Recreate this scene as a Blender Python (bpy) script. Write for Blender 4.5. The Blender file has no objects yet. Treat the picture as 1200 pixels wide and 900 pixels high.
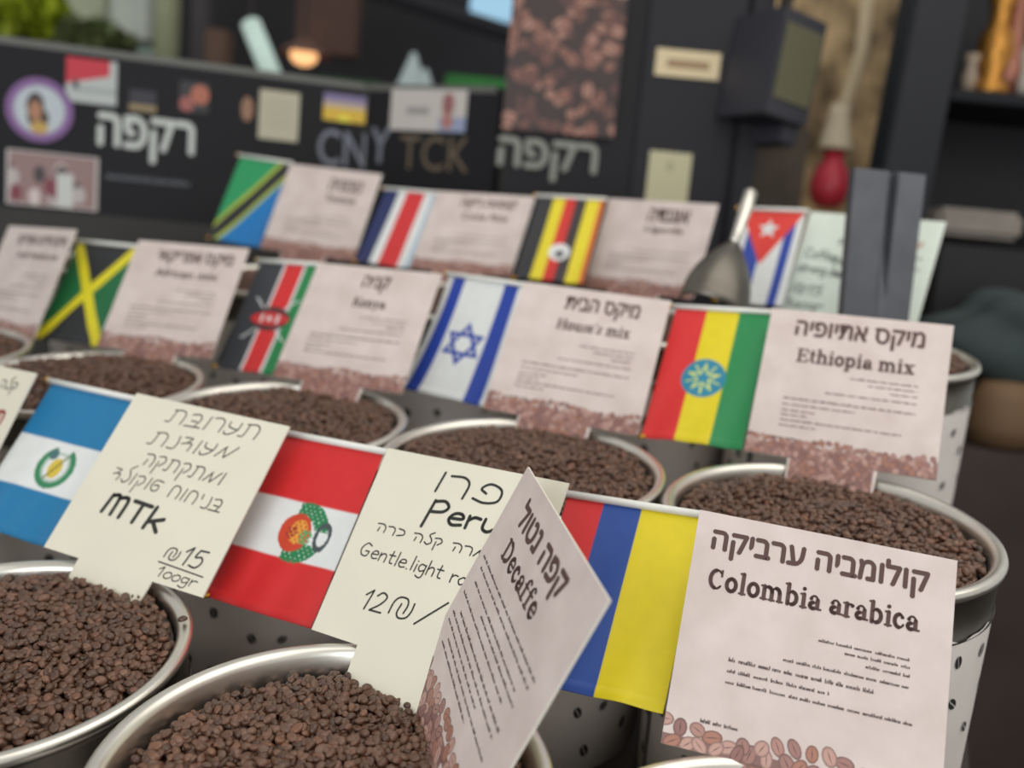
import bpy, bmesh, math, random
import numpy as np
from mathutils import Matrix, Vector
random.seed(7); rng = np.random.default_rng(7)
SC = bpy.context.scene
COL = SC.collection
CZ = 1.45                                   # eye height above the market floor
F = 1090.0; PITCH = math.radians(8.4); ROLL = math.radians(5.3); TH = math.radians(22.7)

# ---------------------------------------------------------------- camera
cp, sp, cr, sr = math.cos(PITCH), math.sin(PITCH), math.cos(ROLL), math.sin(ROLL)
FW = Vector((0, cp, -sp)); UP0 = Vector((0, sp, cp)); RT0 = Vector((1, 0, 0))
RT = RT0*cr + UP0*sr; UP = -RT0*sr + UP0*cr
cam = bpy.data.cameras.new('camera'); camo = bpy.data.objects.new('camera', cam); COL.objects.link(camo)
M = Matrix.Identity(4)
for i, v in enumerate((RT, UP, -FW)):
    for j in range(3): M[j][i] = v[j]
M.translation = Vector((0, 0, CZ)); camo.matrix_world = M
cam.sensor_width = 36; cam.lens = 36*F/1200; cam.clip_start = .02
cam.dof.use_dof = True; cam.dof.focus_distance = .88; cam.dof.aperture_fstop = 36*F/1200/13.5
SC.camera = camo
SC.view_settings.view_transform = 'Standard'; SC.view_settings.look = 'None'
SC.view_settings.gamma = 1; SC.view_settings.exposure = 0.0
# ---------------------------------------------------------------- world and lights
w = bpy.data.worlds.new('world'); SC.world = w; w.use_nodes = True
bg = w.node_tree.nodes['Background']; bg.inputs[0].default_value = (.88, .88, .86, 1); bg.inputs[1].default_value = .62
def area(name, loc, target, size, energy, color, size_y=None):
    l = bpy.data.lights.new(name, 'AREA'); l.energy = energy; l.color = color; l.size = size
    if size_y: l.shape = 'RECTANGLE'; l.size_y = size_y
    o = bpy.data.objects.new(name, l); COL.objects.link(o); o.location = loc
    o.rotation_euler = (Vector(target)-Vector(loc)).to_track_quat('-Z', 'Y').to_euler(); return o
area('stall_lamp', (.9, .7, 3.2), (.1, 1.2, 1.1), 2.6, 30, (1, .95, .87))
area('front_fill', (-1.1, -2.4, 1.75), (0, 1.2, 1.0), 2.4, 62, (.93, .97, 1))  # unseen fill, added low in front to brighten the wraps between rows

# ---------------------------------------------------------------- helpers
def lin(c):
    return tuple(((x/255)/12.92 if x/255 <= .04045 else ((x/255+.055)/1.055)**2.4) for x in c[:3])
MATS = {}
def mat(name, rgb=None, rough=.6, metal=0., noise=.0, nscale=40., bump=0., spec=.5, attr=None, emit=None, estr=1., sheen=0.):
    if name in MATS: return MATS[name]
    m = bpy.data.materials.new(name); m.use_nodes = True; nt = m.node_tree; b = nt.nodes['Principled BSDF']
    b.inputs['Roughness'].default_value = rough; b.inputs['Metallic'].default_value = metal
    b.inputs['Specular IOR Level'].default_value = spec
    base = None
    if attr:
        a = nt.nodes.new('ShaderNodeAttribute'); a.attribute_name = attr; base = a.outputs['Color']
    if rgb is not None:
        c = (*lin(rgb), 1); b.inputs['Base Color'].default_value = c
    if noise or bump:
        tc = nt.nodes.new('ShaderNodeTexCoord'); n = nt.nodes.new('ShaderNodeTexNoise')
        n.inputs['Scale'].default_value = nscale; n.inputs['Detail'].default_value = 5
        nt.links.new(tc.outputs['Object'], n.inputs['Vector'])
        if noise:
            mr = nt.nodes.new('ShaderNodeMapRange'); mr.inputs[1].default_value = .3; mr.inputs[2].default_value = .7
            mr.inputs[3].default_value = 1-noise; mr.inputs[4].default_value = 1+noise
            nt.links.new(n.outputs['Fac'], mr.inputs[0])
            mx = nt.nodes.new('ShaderNodeVectorMath'); mx.operation = 'SCALE'
            if base: nt.links.new(base, mx.inputs[0])
            else: mx.inputs[0].default_value = c[:3]
            nt.links.new(mr.outputs[0], mx.inputs['Scale']); base = mx.outputs[0]
        if bump:
            bp = nt.nodes.new('ShaderNodeBump'); bp.inputs['Strength'].default_value = bump; bp.inputs['Distance'].default_value = .002
            nt.links.new(n.outputs['Fac'], bp.inputs['Height']); nt.links.new(bp.outputs[0], b.inputs['Normal'])
    if base: nt.links.new(base, b.inputs['Base Color'])
    if emit is not None:
        b.inputs['Emission Color'].default_value = (*lin(emit), 1); b.inputs['Emission Strength'].default_value = estr
    if sheen: b.inputs['Sheen Weight'].default_value = sheen
    MATS[name] = m; return m

def tag(o, label=None, cat=None, group=None, kind=None):
    if label: o['label'] = label
    if cat: o['category'] = cat
    if group: o['group'] = group
    if kind: o['kind'] = kind
    return o
def link(name, me, parent=None, mw=None, mats=()):
    o = bpy.data.objects.new(name, me)
    for m in mats: me.materials.append(m)
    COL.objects.link(o)
    if parent is not None: o.parent = parent
    if mw is not None: o.matrix_local = mw
    return o
def empty(name, mw):
    o = bpy.data.objects.new(name, None); o.empty_display_size = .02; COL.objects.link(o); o.matrix_world = mw; return o
def bmo(name, bm, m, parent=None, mw=None, smooth=False):
    me = bpy.data.meshes.new(name); bm.to_mesh(me); bm.free()
    if smooth:
        for p in me.polygons: p.use_smooth = True
    return link(name, me, parent, mw, [m])
def arr(name, V, Fc, m, parent=None, mw=None, smooth=False):
    me = bpy.data.meshes.new(name); me.from_pydata([tuple(v) for v in V], [], [tuple(f) for f in Fc]); me.update()
    if smooth: me.polygons.foreach_set('use_smooth', [True]*len(me.polygons))
    return link(name, me, parent, mw, [m])
def bx(bm, lo, hi, bevel=0.):
    g = bmesh.ops.create_cube(bm, size=1)['verts']
    for v in g:
        v.co = Vector([lo[i]+(v.co[i]+.5)*(hi[i]-lo[i]) for i in range(3)])
    if bevel:
        es = list({e for v in g for e in v.link_edges}); bmesh.ops.bevel(bm, geom=es, offset=bevel, segments=2, affect='EDGES')
def lathe(bm, prof, seg=64, closed=False):
    rings = []
    for r, z in prof:
        rings.append([bm.verts.new((r*math.cos(2*math.pi*k/seg), r*math.sin(2*math.pi*k/seg), z)) for k in range(seg)])
    for a, b in zip(rings[:-1], rings[1:]):
        for k in range(seg): bm.faces.new((a[k], a[(k+1) % seg], b[(k+1) % seg], b[k]))
    if closed:
        for rg in (rings[0], rings[-1]):
            try: bm.faces.new(rg)
            except ValueError: pass
def tube(bm, pts, rad, seg=10):
    pts = [Vector(p) for p in pts]; rads = rad if isinstance(rad, (list, tuple)) else [rad]*len(pts)
    prev = None; ref = Vector((0, 0, 1))
    for i, p in enumerate(pts):
        t = (pts[min(i+1, len(pts)-1)]-pts[max(i-1, 0)]).normalized()
        if abs(t.dot(ref)) > .95: ref = Vector((0, 1, 0))
        a = t.cross(ref).normalized(); b = t.cross(a)
        ring = [bm.verts.new(p+(a*math.cos(2*math.pi*k/seg)+b*math.sin(2*math.pi*k/seg))*rads[i]) for k in range(seg)]
        if prev:
            for k in range(seg): bm.faces.new((prev[k], prev[(k+1) % seg], ring[(k+1) % seg], ring[k]))
        else: bm.faces.new(ring[::-1])
        prev = ring
    bm.faces.new(prev)
    bmesh.ops.recalc_face_normals(bm, faces=bm.faces)
def at(u, v, Y):                              # the world point seen at (u, v) at distance Y ahead
    d = FW + RT*((u-600)/F) - UP*((v-450)/F)
    d = d*(Y/d.y); return Vector((d.x, d.y, d.z+CZ))

# ---------------------------------------------------------------- strokes and lettering
def smooth_pts(p, n=4):
    if len(p) < 3: return [np.array(q, float) for q in p]
    p = [np.array(q, float) for q in p]; q = [2*p[0]-p[1]]+p+[2*p[-1]-p[-2]]; out = []
    for i in range(1, len(q)-2):
        for k in range(n):
            t = k/n
            out.append(.5*((2*q[i])+(-q[i-1]+q[i+1])*t+(2*q[i-1]-5*q[i]+4*q[i+1]-q[i+2])*t*t+(-q[i-1]+3*q[i]-3*q[i+1]+q[i+2])*t**3))
    out.append(p[-1]); return out
class Ink:
    def __init__(s): s.V = []; s.F = []
    def quad(s, pts, z=0.):
        n = len(s.V); s.V += [(p[0], p[1], z) for p in pts]; s.F.append(tuple(range(n, n+len(pts))))
    def stroke(s, pts, wd, sm=True):
        P_ = smooth_pts(pts) if sm else [np.array(q, float) for q in pts]
        for a, b in zip(P_[:-1], P_[1:]):
            d = b-a; L = np.hypot(*d)
            if L < 1e-7: continue
            nrm = np.array([-d[1], d[0]])/L*wd/2
            s.quad([a-nrm, b-nrm, b+nrm, a+nrm])
        for a in P_:
            s.quad([a+np.array([math.cos(k*math.pi/4), math.sin(k*math.pi/4)])*wd/2 for k in range(8)], z=1e-5)
    def bar(s, x0, y0, x1, y1): s.quad([(x0, y0), (x1, y0), (x1, y1), (x0, y1)])
    def build(s, name, m, parent, z=.0003):
        if not s.V: return
        return arr(name, [(x, y, z+q) for x, y, q in s.V], s.F, m, parent)
def arc(cx, cy, rx, ry, a0, a1, n=9):
    return [(cx+rx*math.cos(math.radians(a0+(a1-a0)*i/n)), cy+ry*math.sin(math.radians(a0+(a1-a0)*i/n))) for i in range(n+1)]
T_, H_ = .155, .085                             # slab letters: thick and thin pens
def stem(x, y0, y1, l=1, r=1, top=True, bot=True):
    o = [(T_, [(x, y0+.03), (x, y1-.03)])]
    if bot: o.append((H_, [(x-.12*l, y0+.03), (x+.12*r, y0+.03)]))
    if top: o.append((H_, [(x-.12, y1-.03), (x+.02, y1-.03)]))
    return o
SLAB = {
 'C': (.72, [(T_, arc(.36, .35, .25, .31, 100, 260)), (H_, arc(.36, .35, .26, .32, 260, 318)), (H_, arc(.36, .35, .26, .32, 42, 100)), (H_, [(.57, .68), (.57, .48)])]),
 'o': (.58, [(T_, arc(.28, .25, .19, .215, 90, 270)), (T_, arc(.28, .25, .19, .215, -90, 90))]),
 'l': (.34, stem(.17, 0, .74)), 'i': (.34, stem(.17, 0, .5)+[(.15, [(.16, .65), (.17, .66)])]),
 'm': (.98, stem(.15, 0, .5)+[(H_, arc(.31, .28, .16, .18, 160, 90)), (T_, arc(.31, .28, .16, .18, 90, 0)+[(.47, .04)]), (H_, arc(.63, .28, .16, .18, 160, 90)), (T_, arc(.63, .28, .16, .18, 90, 0)+[(.80, .04)]), (H_, [(.37, .03), (.58, .03)]), (H_, [(.70, .03), (.92, .03)])]),
 'n': (.66, stem(.15, 0, .5)+[(H_, arc(.32, .28, .17, .18, 160, 90)), (T_, arc(.32, .28, .17, .18, 90, 0)+[(.49, .04)]), (H_, [(.38, .03), (.61, .03)])]),
 'h': (.66, stem(.15, 0, .74)+[(H_, arc(.32, .28, .17, .18, 160, 90)), (T_, arc(.32, .28, .17, .18, 90, 0)+[(.49, .04)]), (H_, [(.38, .03), (.61, .03)])]),
 'b': (.62, stem(.15, 0, .74, 0, 0)+[(T_, arc(.31, .25, .19, .215, -90, 90)), (H_, arc(.31, .25, .17, .215, 90, 150)), (H_, arc(.31, .25, .17, .215, 210, 270))]),
 'p': (.62, stem(.15, -.22, .5)+[(T_, arc(.31, .25, .19, .215, -90, 90)), (H_, arc(.31, .25, .17, .215, 90, 150)), (H_, arc(.31, .25, .17, .215, 210, 270))]),
 'a': (.56, [(T_, [(.40, .36), (.40, .08)]), (H_, [(.40, .05), (.54, .05)]), (H_, arc(.26, .34, .14, .14, 0, 150)), (T_, arc(.22, .15, .12, .10, 90, 300)), (H_, [(.22, .26), (.40, .26)]), (.14, [(.13, .37), (.14, .38)])]),
 'r': (.46, stem(.15, 0, .5)+[(H_, arc(.30, .30, .14, .16, 170, 80)), (.14, [(.36, .41), (.38, .42)])]),
 'c': (.50, [(T_, arc(.26, .25, .18, .215, 90, 270)), (H_, arc(.27, .25, .18, .215, 270, 330)), (H_, arc(.27, .25, .17, .215, 60, 90)), (.14, [(.37, .38), (.38, .38)])]),
 'e': (.54, [(T_, arc(.27, .25, .19, .215, 90, 270)), (H_, arc(.27, .25, .19, .215, 270, 325)), (.09, arc(.27, .27, .18, .19, 0, 90)), (H_, [(.12, .25), (.46, .25)])]),
 'E': (.70, [(T_, [(.17, .04), (.17, .66)]), (H_, [(.05, .03), (.62, .03), (.62, .2)]), (H_, [(.05, .67), (.60, .67), (.60, .52)]), (H_, [(.17, .36), (.45, .36)]), (H_, [(.45, .45), (.45, .27)])]),
 'H': (.84, stem(.17, 0, .7)+stem(.65, 0, .7)+[(H_, [(.17, .36), (.65, .36)]), (H_, [(.1, .67), (.29, .67)]), (H_, [(.6, .67), (.77, .67)])]),
 'D': (.78, stem(.17, 0, .7, 1, 0)+[(T_, arc(.36, .35, .27, .31, -90, 90)), (H_, [(.17, .67), (.36, .67)]), (H_, [(.17, .03), (.36, .03)])]),
 'K': (.80, stem(.17, 0, .7)+[(H_, [(.2, .3), (.62, .66)]), (T_, [(.34, .42), (.64, .05)]), (H_, [(.52, .67), (.74, .67)]), (H_, [(.54, .03), (.78, .03)])]),
 't': (.42, [(T_, [(.18, .62), (.18, .12)]), (H_, arc(.29, .12, .1, .1, 180, 320)), (H_, [(.05, .46), (.36, .46)])]),
 'f': (.44, [(T_, [(.17, .04), (.17, .58)]), (H_, arc(.30, .57, .12, .14, 180, 60)), (H_, [(.05, .46), (.36, .46)]), (H_, [(.05, .03), (.32, .03)]), (.13, [(.37, .66), (.38, .66)])]),
 'u': (.66, [(T_, [(.16, .46), (.16, .2)]), (T_, arc(.31, .2, .15, .16, 180, 270)), (H_, arc(.31, .2, .18, .16, 270, 340)), (T_, [(.49, .47), (.49, .04)]), (H_, [(.04, .47), (.18, .47)]), (H_, [(.38, .47), (.5, .47)]), (H_, [(.49, .03), (.62, .03)])]),
 's': (.46, [(.10, [(.37, .4), (.24, .47), (.11, .38), (.18, .28), (.32, .2), (.36, .1), (.22, .02), (.08, .1)]), (H_, [(.38, .47), (.38, .34)]), (H_, [(.07, .02), (.07, .16)])]),
 'x': (.62, [(T_, [(.14, .45), (.46, .05)]), (H_, [(.46, .46), (.14, .04)]), (H_, [(.04, .47), (.26, .47)]), (H_, [(.36, .47), (.56, .47)]), (H_, [(.04, .03), (.24, .03)]), (H_, [(.34, .03), (.58, .03)])]),
 'y': (.62, [(T_, [(.14, .45), (.31, .05)]), (H_, [(.48, .46), (.28, -.08), (.16, -.2)]), (H_, [(.04, .47), (.26, .47)]), (H_, [(.38, .47), (.58, .47)]), (.13, [(.12, -.18), (.13, -.18)])]),
 "'": (.20, [(.09, [(.1, .7), (.09, .54)])]), ' ': (.30, []),
}
HAND = {
 'T': (.6, [[(0, .9), (.55, .9)], [(.28, .9), (.28, 0)]]), 'M': (.75, [[(.05, 0), (.08, .85)], [(.08, .8), (.2, .9), (.3, .8), (.33, 0)], [(.33, .8), (.45, .9), (.58, .8), (.6, 0)]]),
 'k': (.55, [[(.08, 1.), (.05, 0)], [(.45, .6), (.08, .3)], [(.2, .38), (.45, 0)]]),
 '1': (.35, [[(0, .62), (.2, .9)], [(.2, .9), (.17, 0)]]), '5': (.55, [[(.45, .9), (.12, .88)], [(.12, .88), (.08, .52), (.3, .58), (.42, .35), (.3, .05), (.02, .08)]]),
 '2': (.55, [[(.05, .7), (.2, .9), (.4, .75), (.3, .4), (.02, .02)], [(.02, .02), (.45, .04)]]),
 '0': (.45, [[(.2, .6), (.03, .4), (.05, .1), (.2, 0), (.37, .2), (.35, .5), (.2, .6)]]),
 'S': (.85, [[(.02, .1), (.02, .6), (.15, .85), (.4, .85), (.5, .6), (.48, .25)], [(.28, .6), (.27, .2), (.4, .02), (.62, .1), (.7, .4), (.68, .75)]]),   # the shekel sign
 '/': (.6, [[(.0, -.1), (.5, 1.)]]), '.': (.2, [[(.05, 0), (.07, .02)]]),
 'g': (.45, [[(.35, .5), (.12, .55), (.03, .3), (.15, .08), (.33, .2)], [(.36, .55), (.34, -.2), (.2, -.35), (.02, -.25)]]),
 'r': (.4, [[(.05, .55), (.06, 0)], [(.06, .35), (.18, .52), (.34, .5)]]),
 'P': (.6, [[(.1, .95), (.05, -.3)], [(.1, .9), (.35, .98), (.5, .75), (.4, .5), (.1, .42)]]),
 'e': (.45, [[(.05, .3), (.36, .35), (.3, .55), (.12, .52), (.03, .25), (.15, .02), (.38, .08)]]),
 'u': (.5, [[(.05, .55), (.06, .15), (.2, .02), (.36, .2)], [(.38, .55), (.38, .1), (.45, 0)]]),
 'G': (.65, [[(.5, .8), (.25, .92), (.04, .5), (.15, .08), (.42, .05), (.5, .35)], [(.5, .38), (.3, .38)]]),
 'n': (.5, [[(.05, .55), (.05, 0)], [(.06, .35), (.2, .55), (.36, .45), (.37, 0)]]),
 't': (.4, [[(.15, .85), (.14, .1), (.3, .02)], [(.0, .55), (.32, .56)]]), 'l': (.2, [[(.08, .95), (.08, 0)]]),
 'i': (.2, [[(.08, .5), (.08, 0)], [(.08, .72), (.09, .73)]]), 'h': (.5, [[(.05, .95), (.05, 0)], [(.06, .35), (.2, .55), (.36, .45), (.37, 0)]]),
 'o': (.45, [[(.2, .52), (.03, .3), (.15, .02), (.36, .2), (.3, .48), (.2, .52)]]), 'a': (.48, [[(.35, .5), (.1, .5), (.03, .2), (.15, .02), (.35, .2)], [(.37, .52), (.38, 0)]]),
 's': (.38, [[(.3, .5), (.1, .5), (.1, .32), (.28, .2), (.22, .02), (.02, .05)]]), 'C': (.6, [[(.5, .8), (.25, .92), (.04, .5), (.15, .08), (.48, .08)]]),
 'b': (.5, [[(.06, .95), (.05, 0)], [(.06, .4), (.25, .52), (.38, .28), (.25, .02), (.06, .06)]]), 'f': (.35, [[(.3, .9), (.15, .85), (.12, 0)], [(0, .5), (.28, .5)]]),
 ' ': (.35, []),
 'ת': (.62, [[(-.04, .02), (.1, .06), (.14, .6)], [(.06, .62), (.35, .66), (.48, .45), (.46, 0)]]),
 'ע': (.5, [[(.04, .62), (.08, .38), (.36, .3)], [(.38, .64), (.36, .3), (.2, .05), (.04, .02), (.0, .15)]]),
 'ר': (.46, [[(.0, .62), (.22, .66), (.34, .48), (.32, 0)]]), 'ו': (.22, [[(.1, .66), (.06, 0)]]),
 'ב': (.55, [[(.05, .6), (.28, .66), (.38, .45), (.3, .05)], [(-.02, .02), (.48, .04)], [(.12, .3), (.3, .3)]]),
 'מ': (.62, [[(.0, .02), (.16, .42), (.22, .56)], [(.2, .5), (.26, .1), (.3, .06), (.56, .62)]]),
 'ד': (.5, [[(.05, .64), (.3, .62), (.2, .38), (.36, .36), (.34, .0)], [(.2, .38), (.05, .3)]]),
 'נ': (.34, [[(.22, .66), (.26, .3), (.2, .02), (.0, .02)]]),
 'ק': (.5, [[(.02, .6), (.26, .66), (.36, .4), (.2, .12)], [(.1, .34), (.06, -.34)]]),
 'ה': (.54, [[(.0, .62), (.28, .66), (.42, .42), (.4, 0)], [(.14, .34), (.1, .02)]]),
 'י': (.22, [[(.08, .64), (.1, .38)]]), 'ח': (.54, [[(.04, .0), (.08, .6), (.3, .66), (.42, .42), (.4, 0)]]),
 'ש': (.52, [[(.44, .62), (.14, .64), (.02, .34), (.14, .04), (.34, .12), (.32, .38), (.12, .34)]]),
 'ל': (.42, [[(.34, 1.05), (.16, .78), (.28, .5), (.32, .22), (.16, .0), (.02, .14)]]),
 'כ': (.44, [[(.04, .62), (.3, .54), (.34, .22), (.04, .02)]]),
 'פ': (.56, [[(.2, .3), (.1, .42), (.22, .62), (.42, .5), (.42, .14), (.22, .0), (.02, .06)]]),
}
def write_slab(ink, txt, x0, x1, y, hgt=None):
    tot = sum(SLAB[c][0] for c in txt); s = (x1-x0)/tot; sy = hgt if hgt else s; x = x0
    for c in txt:
        for wd, pts in SLAB[c][1]:
            ink.stroke([(x+a*s, y+b*sy) for a, b in pts], wd*(s*.5+sy*.5), sm=False)
        x += SLAB[c][0]*s
def write_hand(ink, txt, x0, x1, y, hgt, pen, slope=0., slant=.15, rtl=False):
    if rtl: txt = txt[::-1]
    tot = sum(HAND[c][0] for c in txt); s = (x1-x0)/tot; x = 0
    for c in txt:
        jy = random.uniform(-.03, .03)*hgt
        for pts in HAND[c][1]:
            ink.stroke([(x0+x*s+a*s+b*hgt*slant, y+jy+b*hgt+slope*(x*s+a*s)) for a, b in pts], pen)
        x += HAND[c][0]
def font_mesh(txt, bold=0.0):
    c = bpy.data.curves.new('t', 'FONT'); c.body = txt; c.size = 1; c.offset = bold; c.resolution_u = 3
    o = bpy.data.objects.new('t', c); COL.objects.link(o)
    bpy.context.view_layer.update()
    me = bpy.data.meshes.new_from_object(o.evaluated_get(bpy.context.evaluated_depsgraph_get()))
    V = np.array([v.co[:] for v in me.vertices]); Fc = [tuple(p.vertices) for p in me.polygons]
    bpy.data.objects.remove(o); bpy.data.curves.remove(c); bpy.data.meshes.remove(me)
    return V, Fc
def write_font(ink, txt, x0, x1, y0, y1, bold=0.0, rtl=False):
    V, Fc = font_mesh(txt[::-1] if rtl else txt, 0.)
    if not len(V): return
    mn, mx = V.min(0), V.max(0); d = bold*(x1-x0)/(mx[0]-mn[0])
    for q, (dx, dy) in enumerate(((0, 0), (1, 0), (-1, 0), (0, 1), (0, -1)) if bold else ((0, 0),)):   # printed heavier
        n = len(ink.V)
        for v in V:
            ink.V.append((x0+(v[0]-mn[0])/(mx[0]-mn[0])*(x1-x0)+dx*d, y0+(v[1]-mn[1])/max(mx[1]-mn[1], 1e-6)*(y1-y0)+dy*d, q*4e-6))
        ink.F += [tuple(i+n for i in f) for f in Fc]
def fine(ink, x0, x1, y, h=.0024):             # a line of print too small to read: word shaped marks
    x = x0
    while x < x1:
        wl = random.uniform(.006, .016)
        e = min(x+wl, x1); q = x
        while q < e-.0006:
            hh = h*random.choice((.55, .6, .6, .95)); ink.bar(q, y, q+.0009, y+hh); ink.bar(q, y+h*random.choice((0, .45)), q+.0013, y+h*random.choice((.12, .6))); q += .0015
        x = e+.0022

# ---------------------------------------------------------------- materials
STEEL = mat('brushed_steel', (226, 222, 212), .33, 1., noise=.06, nscale=30)
STEELD = mat('dark_steel', (112, 108, 100), .36, 1., noise=.15, nscale=22)  # darker steel for the band below the lip and the scoop bowl
PAPER = mat('wrap_paper', (226, 219, 212), .75, noise=.05, nscale=14, bump=.2)
PRINT = mat('printed_bean_ink', (38, 32, 34), .7)
CARDW = mat('card_edge', (226, 220, 206), .7)
CREAM = mat('cream_card', (222, 217, 198), .65, noise=.03, nscale=9)
INKD = mat('brown_ink', (84, 58, 53), .6)
INKF = mat('fine_ink', (92, 74, 70), .6)
MARKER = mat('black_marker', (42, 42, 38), .5)
INKW = mat('white_print', (205, 210, 205), .6)
GOLD = mat('gold_tip', (214, 160, 50), .35, .7)
WHITEP = mat('white_plastic', (228, 228, 222), .45)
CLOTH = mat('flag_cloth', None, .5, attr='Col', noise=.03, nscale=60, sheen=.1)
PAINT = mat('printed_picture', None, .5, attr='Col')
BEAN = mat('roasted_bean', None, .38, attr='Col', spec=.55)
HEAP = mat('bean_shadow_layer', (30, 20, 17), .8)
WOOD = mat('dark_wood', (52, 44, 40), .6, noise=.25, nscale=12)
BLACKB = mat('black_board', (20, 20, 25), .6, noise=.12, nscale=3, spec=.3)
def printed_card_material():
    m = bpy.data.materials.new('printed_card'); m.use_nodes = True; nt = m.node_tree; b = nt.nodes['Principled BSDF']
    b.inputs['Roughness'].default_value = .55
    N = nt.nodes.new; L = nt.links.new
    uv = N('ShaderNodeUVMap'); uv.uv_map = 'UVMap'
    no = N('ShaderNodeTexNoise'); no.inputs['Scale'].default_value = 22; no.inputs['Detail'].default_value = 6; L(uv.outputs[0], no.inputs['Vector'])
    r2 = N('ShaderNodeValToRGB'); L(no.outputs['Fac'], r2.inputs[0]); e = r2.color_ramp.elements
    e[0].position = .3; e[0].color = (*lin((202, 186, 180)), 1); e[1].position = .7; e[1].color = (*lin((217, 203, 197)), 1)
    L(r2.outputs[0], b.inputs['Base Color'])
    return m
PCARD = printed_card_material(); PCARD_BIG = PCARD

# ---------------------------------------------------------------- floor, walls
bm = bmesh.new(); bx(bm, (-8, -2, -.05), (8, 11, 0)); o = bmo('floor', bm, mat('floor_stone', (62, 52, 48), .6, noise=.35, nscale=1.3)); tag(o, kind='structure')

# ---------------------------------------------------------------- rows of basins
D_ = Vector((math.cos(TH), -math.sin(TH), 0)); N_ = Vector((math.sin(TH), math.cos(TH), 0))
TAU = math.radians(6.95); SG = math.radians(1.1)
ZR = (-.431, -.2775, -.112); NR = (.6016, 1.115, 1.625)
def pot_matrix(row, t):
    d3 = Vector((D_.x*math.cos(SG), D_.y*math.cos(SG), -math.sin(SG)))
    n3 = Vector((N_.x*math.cos(TAU), N_.y*math.cos(TAU), math.sin(TAU))); n3 = (n3-d3*n3.dot(d3)).normalized()
    z3 = d3.cross(n3)
    m = Matrix.Identity(4)
    for i, v in enumerate((d3, n3, z3)):
        for j in range(3): m[j][i] = v[j]
    m.translation = D_*t + N_*NR[row] + Vector((0, 0, ZR[row]+CZ)); return m
RAD = .19; HB = .36
def make_pot_meshes():
    bm = bmesh.new()                            # steel basin with a rolled lip
    prof = [(.150, -.12), (.166, -.06), (.172, -.022), (.1735, -.008), (.176, -.003), (.180, -.0005), (.185, 0), (.1885, -.002), (.190, -.006), (.189, -.010), (.186, -.013), (.1845, -.02), (.184, -.058), (.1865, -.061), (.184, -.064)]
    lathe(bm, prof, 96); bmesh.ops.recalc_face_normals(bm, faces=bm.faces)
    me = bpy.data.meshes.new('steel_basin'); bm.to_mesh(me); bm.free(); me.materials.append(STEEL); me.materials.append(STEELD)
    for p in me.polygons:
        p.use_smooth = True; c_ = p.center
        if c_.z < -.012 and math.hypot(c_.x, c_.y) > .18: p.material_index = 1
    bm = bmesh.new(); seg = 96; rings = []      # paper wrap, its upper edge slightly ragged
    for i, z in enumerate((0, -.1, -.2, -HB+.06)):
        rg = []
        for k in range(seg):
            a = 2*math.pi*k/seg; r = .1855 + .0006*math.sin(9*a+i)
            zz = -.058+z+(.0035*math.sin(7*a)*math.sin(23*a) if i == 0 else 0)
            rg.append(bm.verts.new((r*math.cos(a), r*math.sin(a), zz)))
        rings.append(rg)
    for a, b in zip(rings[:-1], rings[1:]):
        for k in range(seg): bm.faces.new((a[k], b[k], b[(k+1) % seg], a[(k+1) % seg]))
    bm.faces.new(rings[-1][::-1])
    wr = bpy.data.meshes.new('paper_wrap'); bm.to_mesh(wr); bm.free(); wr.materials.append(PAPER)
    for p in wr.polygons: p.use_smooth = True
    bm = bmesh.new(); bx(bm, (.1850, -.005, -.355), (.1872, .005, -.062), .0005)     # grey strip along the seam of the wrap
    sm = bpy.data.meshes.new('seam'); bm.to_mesh(sm); bm.free(); sm.materials.append(mat('seam_grey', (96, 90, 86), .7))
    V, Fc = [], []                              # beans printed on the wrap
    R2 = random.Random(3)
    for iz in range(6):
        for k in range(17):
            a0 = 2*math.pi*(k+.5*(iz % 2)+R2.uniform(-.3, .3))/17; z0 = -.082-.046*iz+R2.uniform(-.014, .014)
            rot = R2.uniform(.6, 2.4); L = R2.uniform(.0072, .0092); W = L*.68
            for side in (-1, 1):
                base = len(V); loc = []
                n = 7
                for j in range(n+1):
                    t = math.pi*j/n; loc.append((L*math.cos(t), side*W*math.sin(t)))
                for j in range(n, -1, -1):
                    t = math.pi*j/n; loc.append((L*.9*math.cos(t), side*W*.14+.12*W*math.sin(2*t)))
                for (x, y) in loc:
                    X = x*math.cos(rot)-y*math.sin(rot); Y = x*math.sin(rot)+y*math.cos(rot)
                    zz = z0+Y; i_ = (-.058-zz)/.3*3; r = .1868
                    V.append((r*math.cos(a0+X/r), r*math.sin(a0+X/r), zz))
                q = 2*(n+1)
                for j in range(n): Fc.append((base+j, base+j+1, base+q-2-j, base+q-1-j))
    pr = bpy.data.meshes.new('printed_beans'); pr.from_pydata(V, [], Fc); pr.materials.append(PRINT)
    return me, wr, sm, pr
POT, WRAP, SEAM, PRT = make_pot_meshes()

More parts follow.
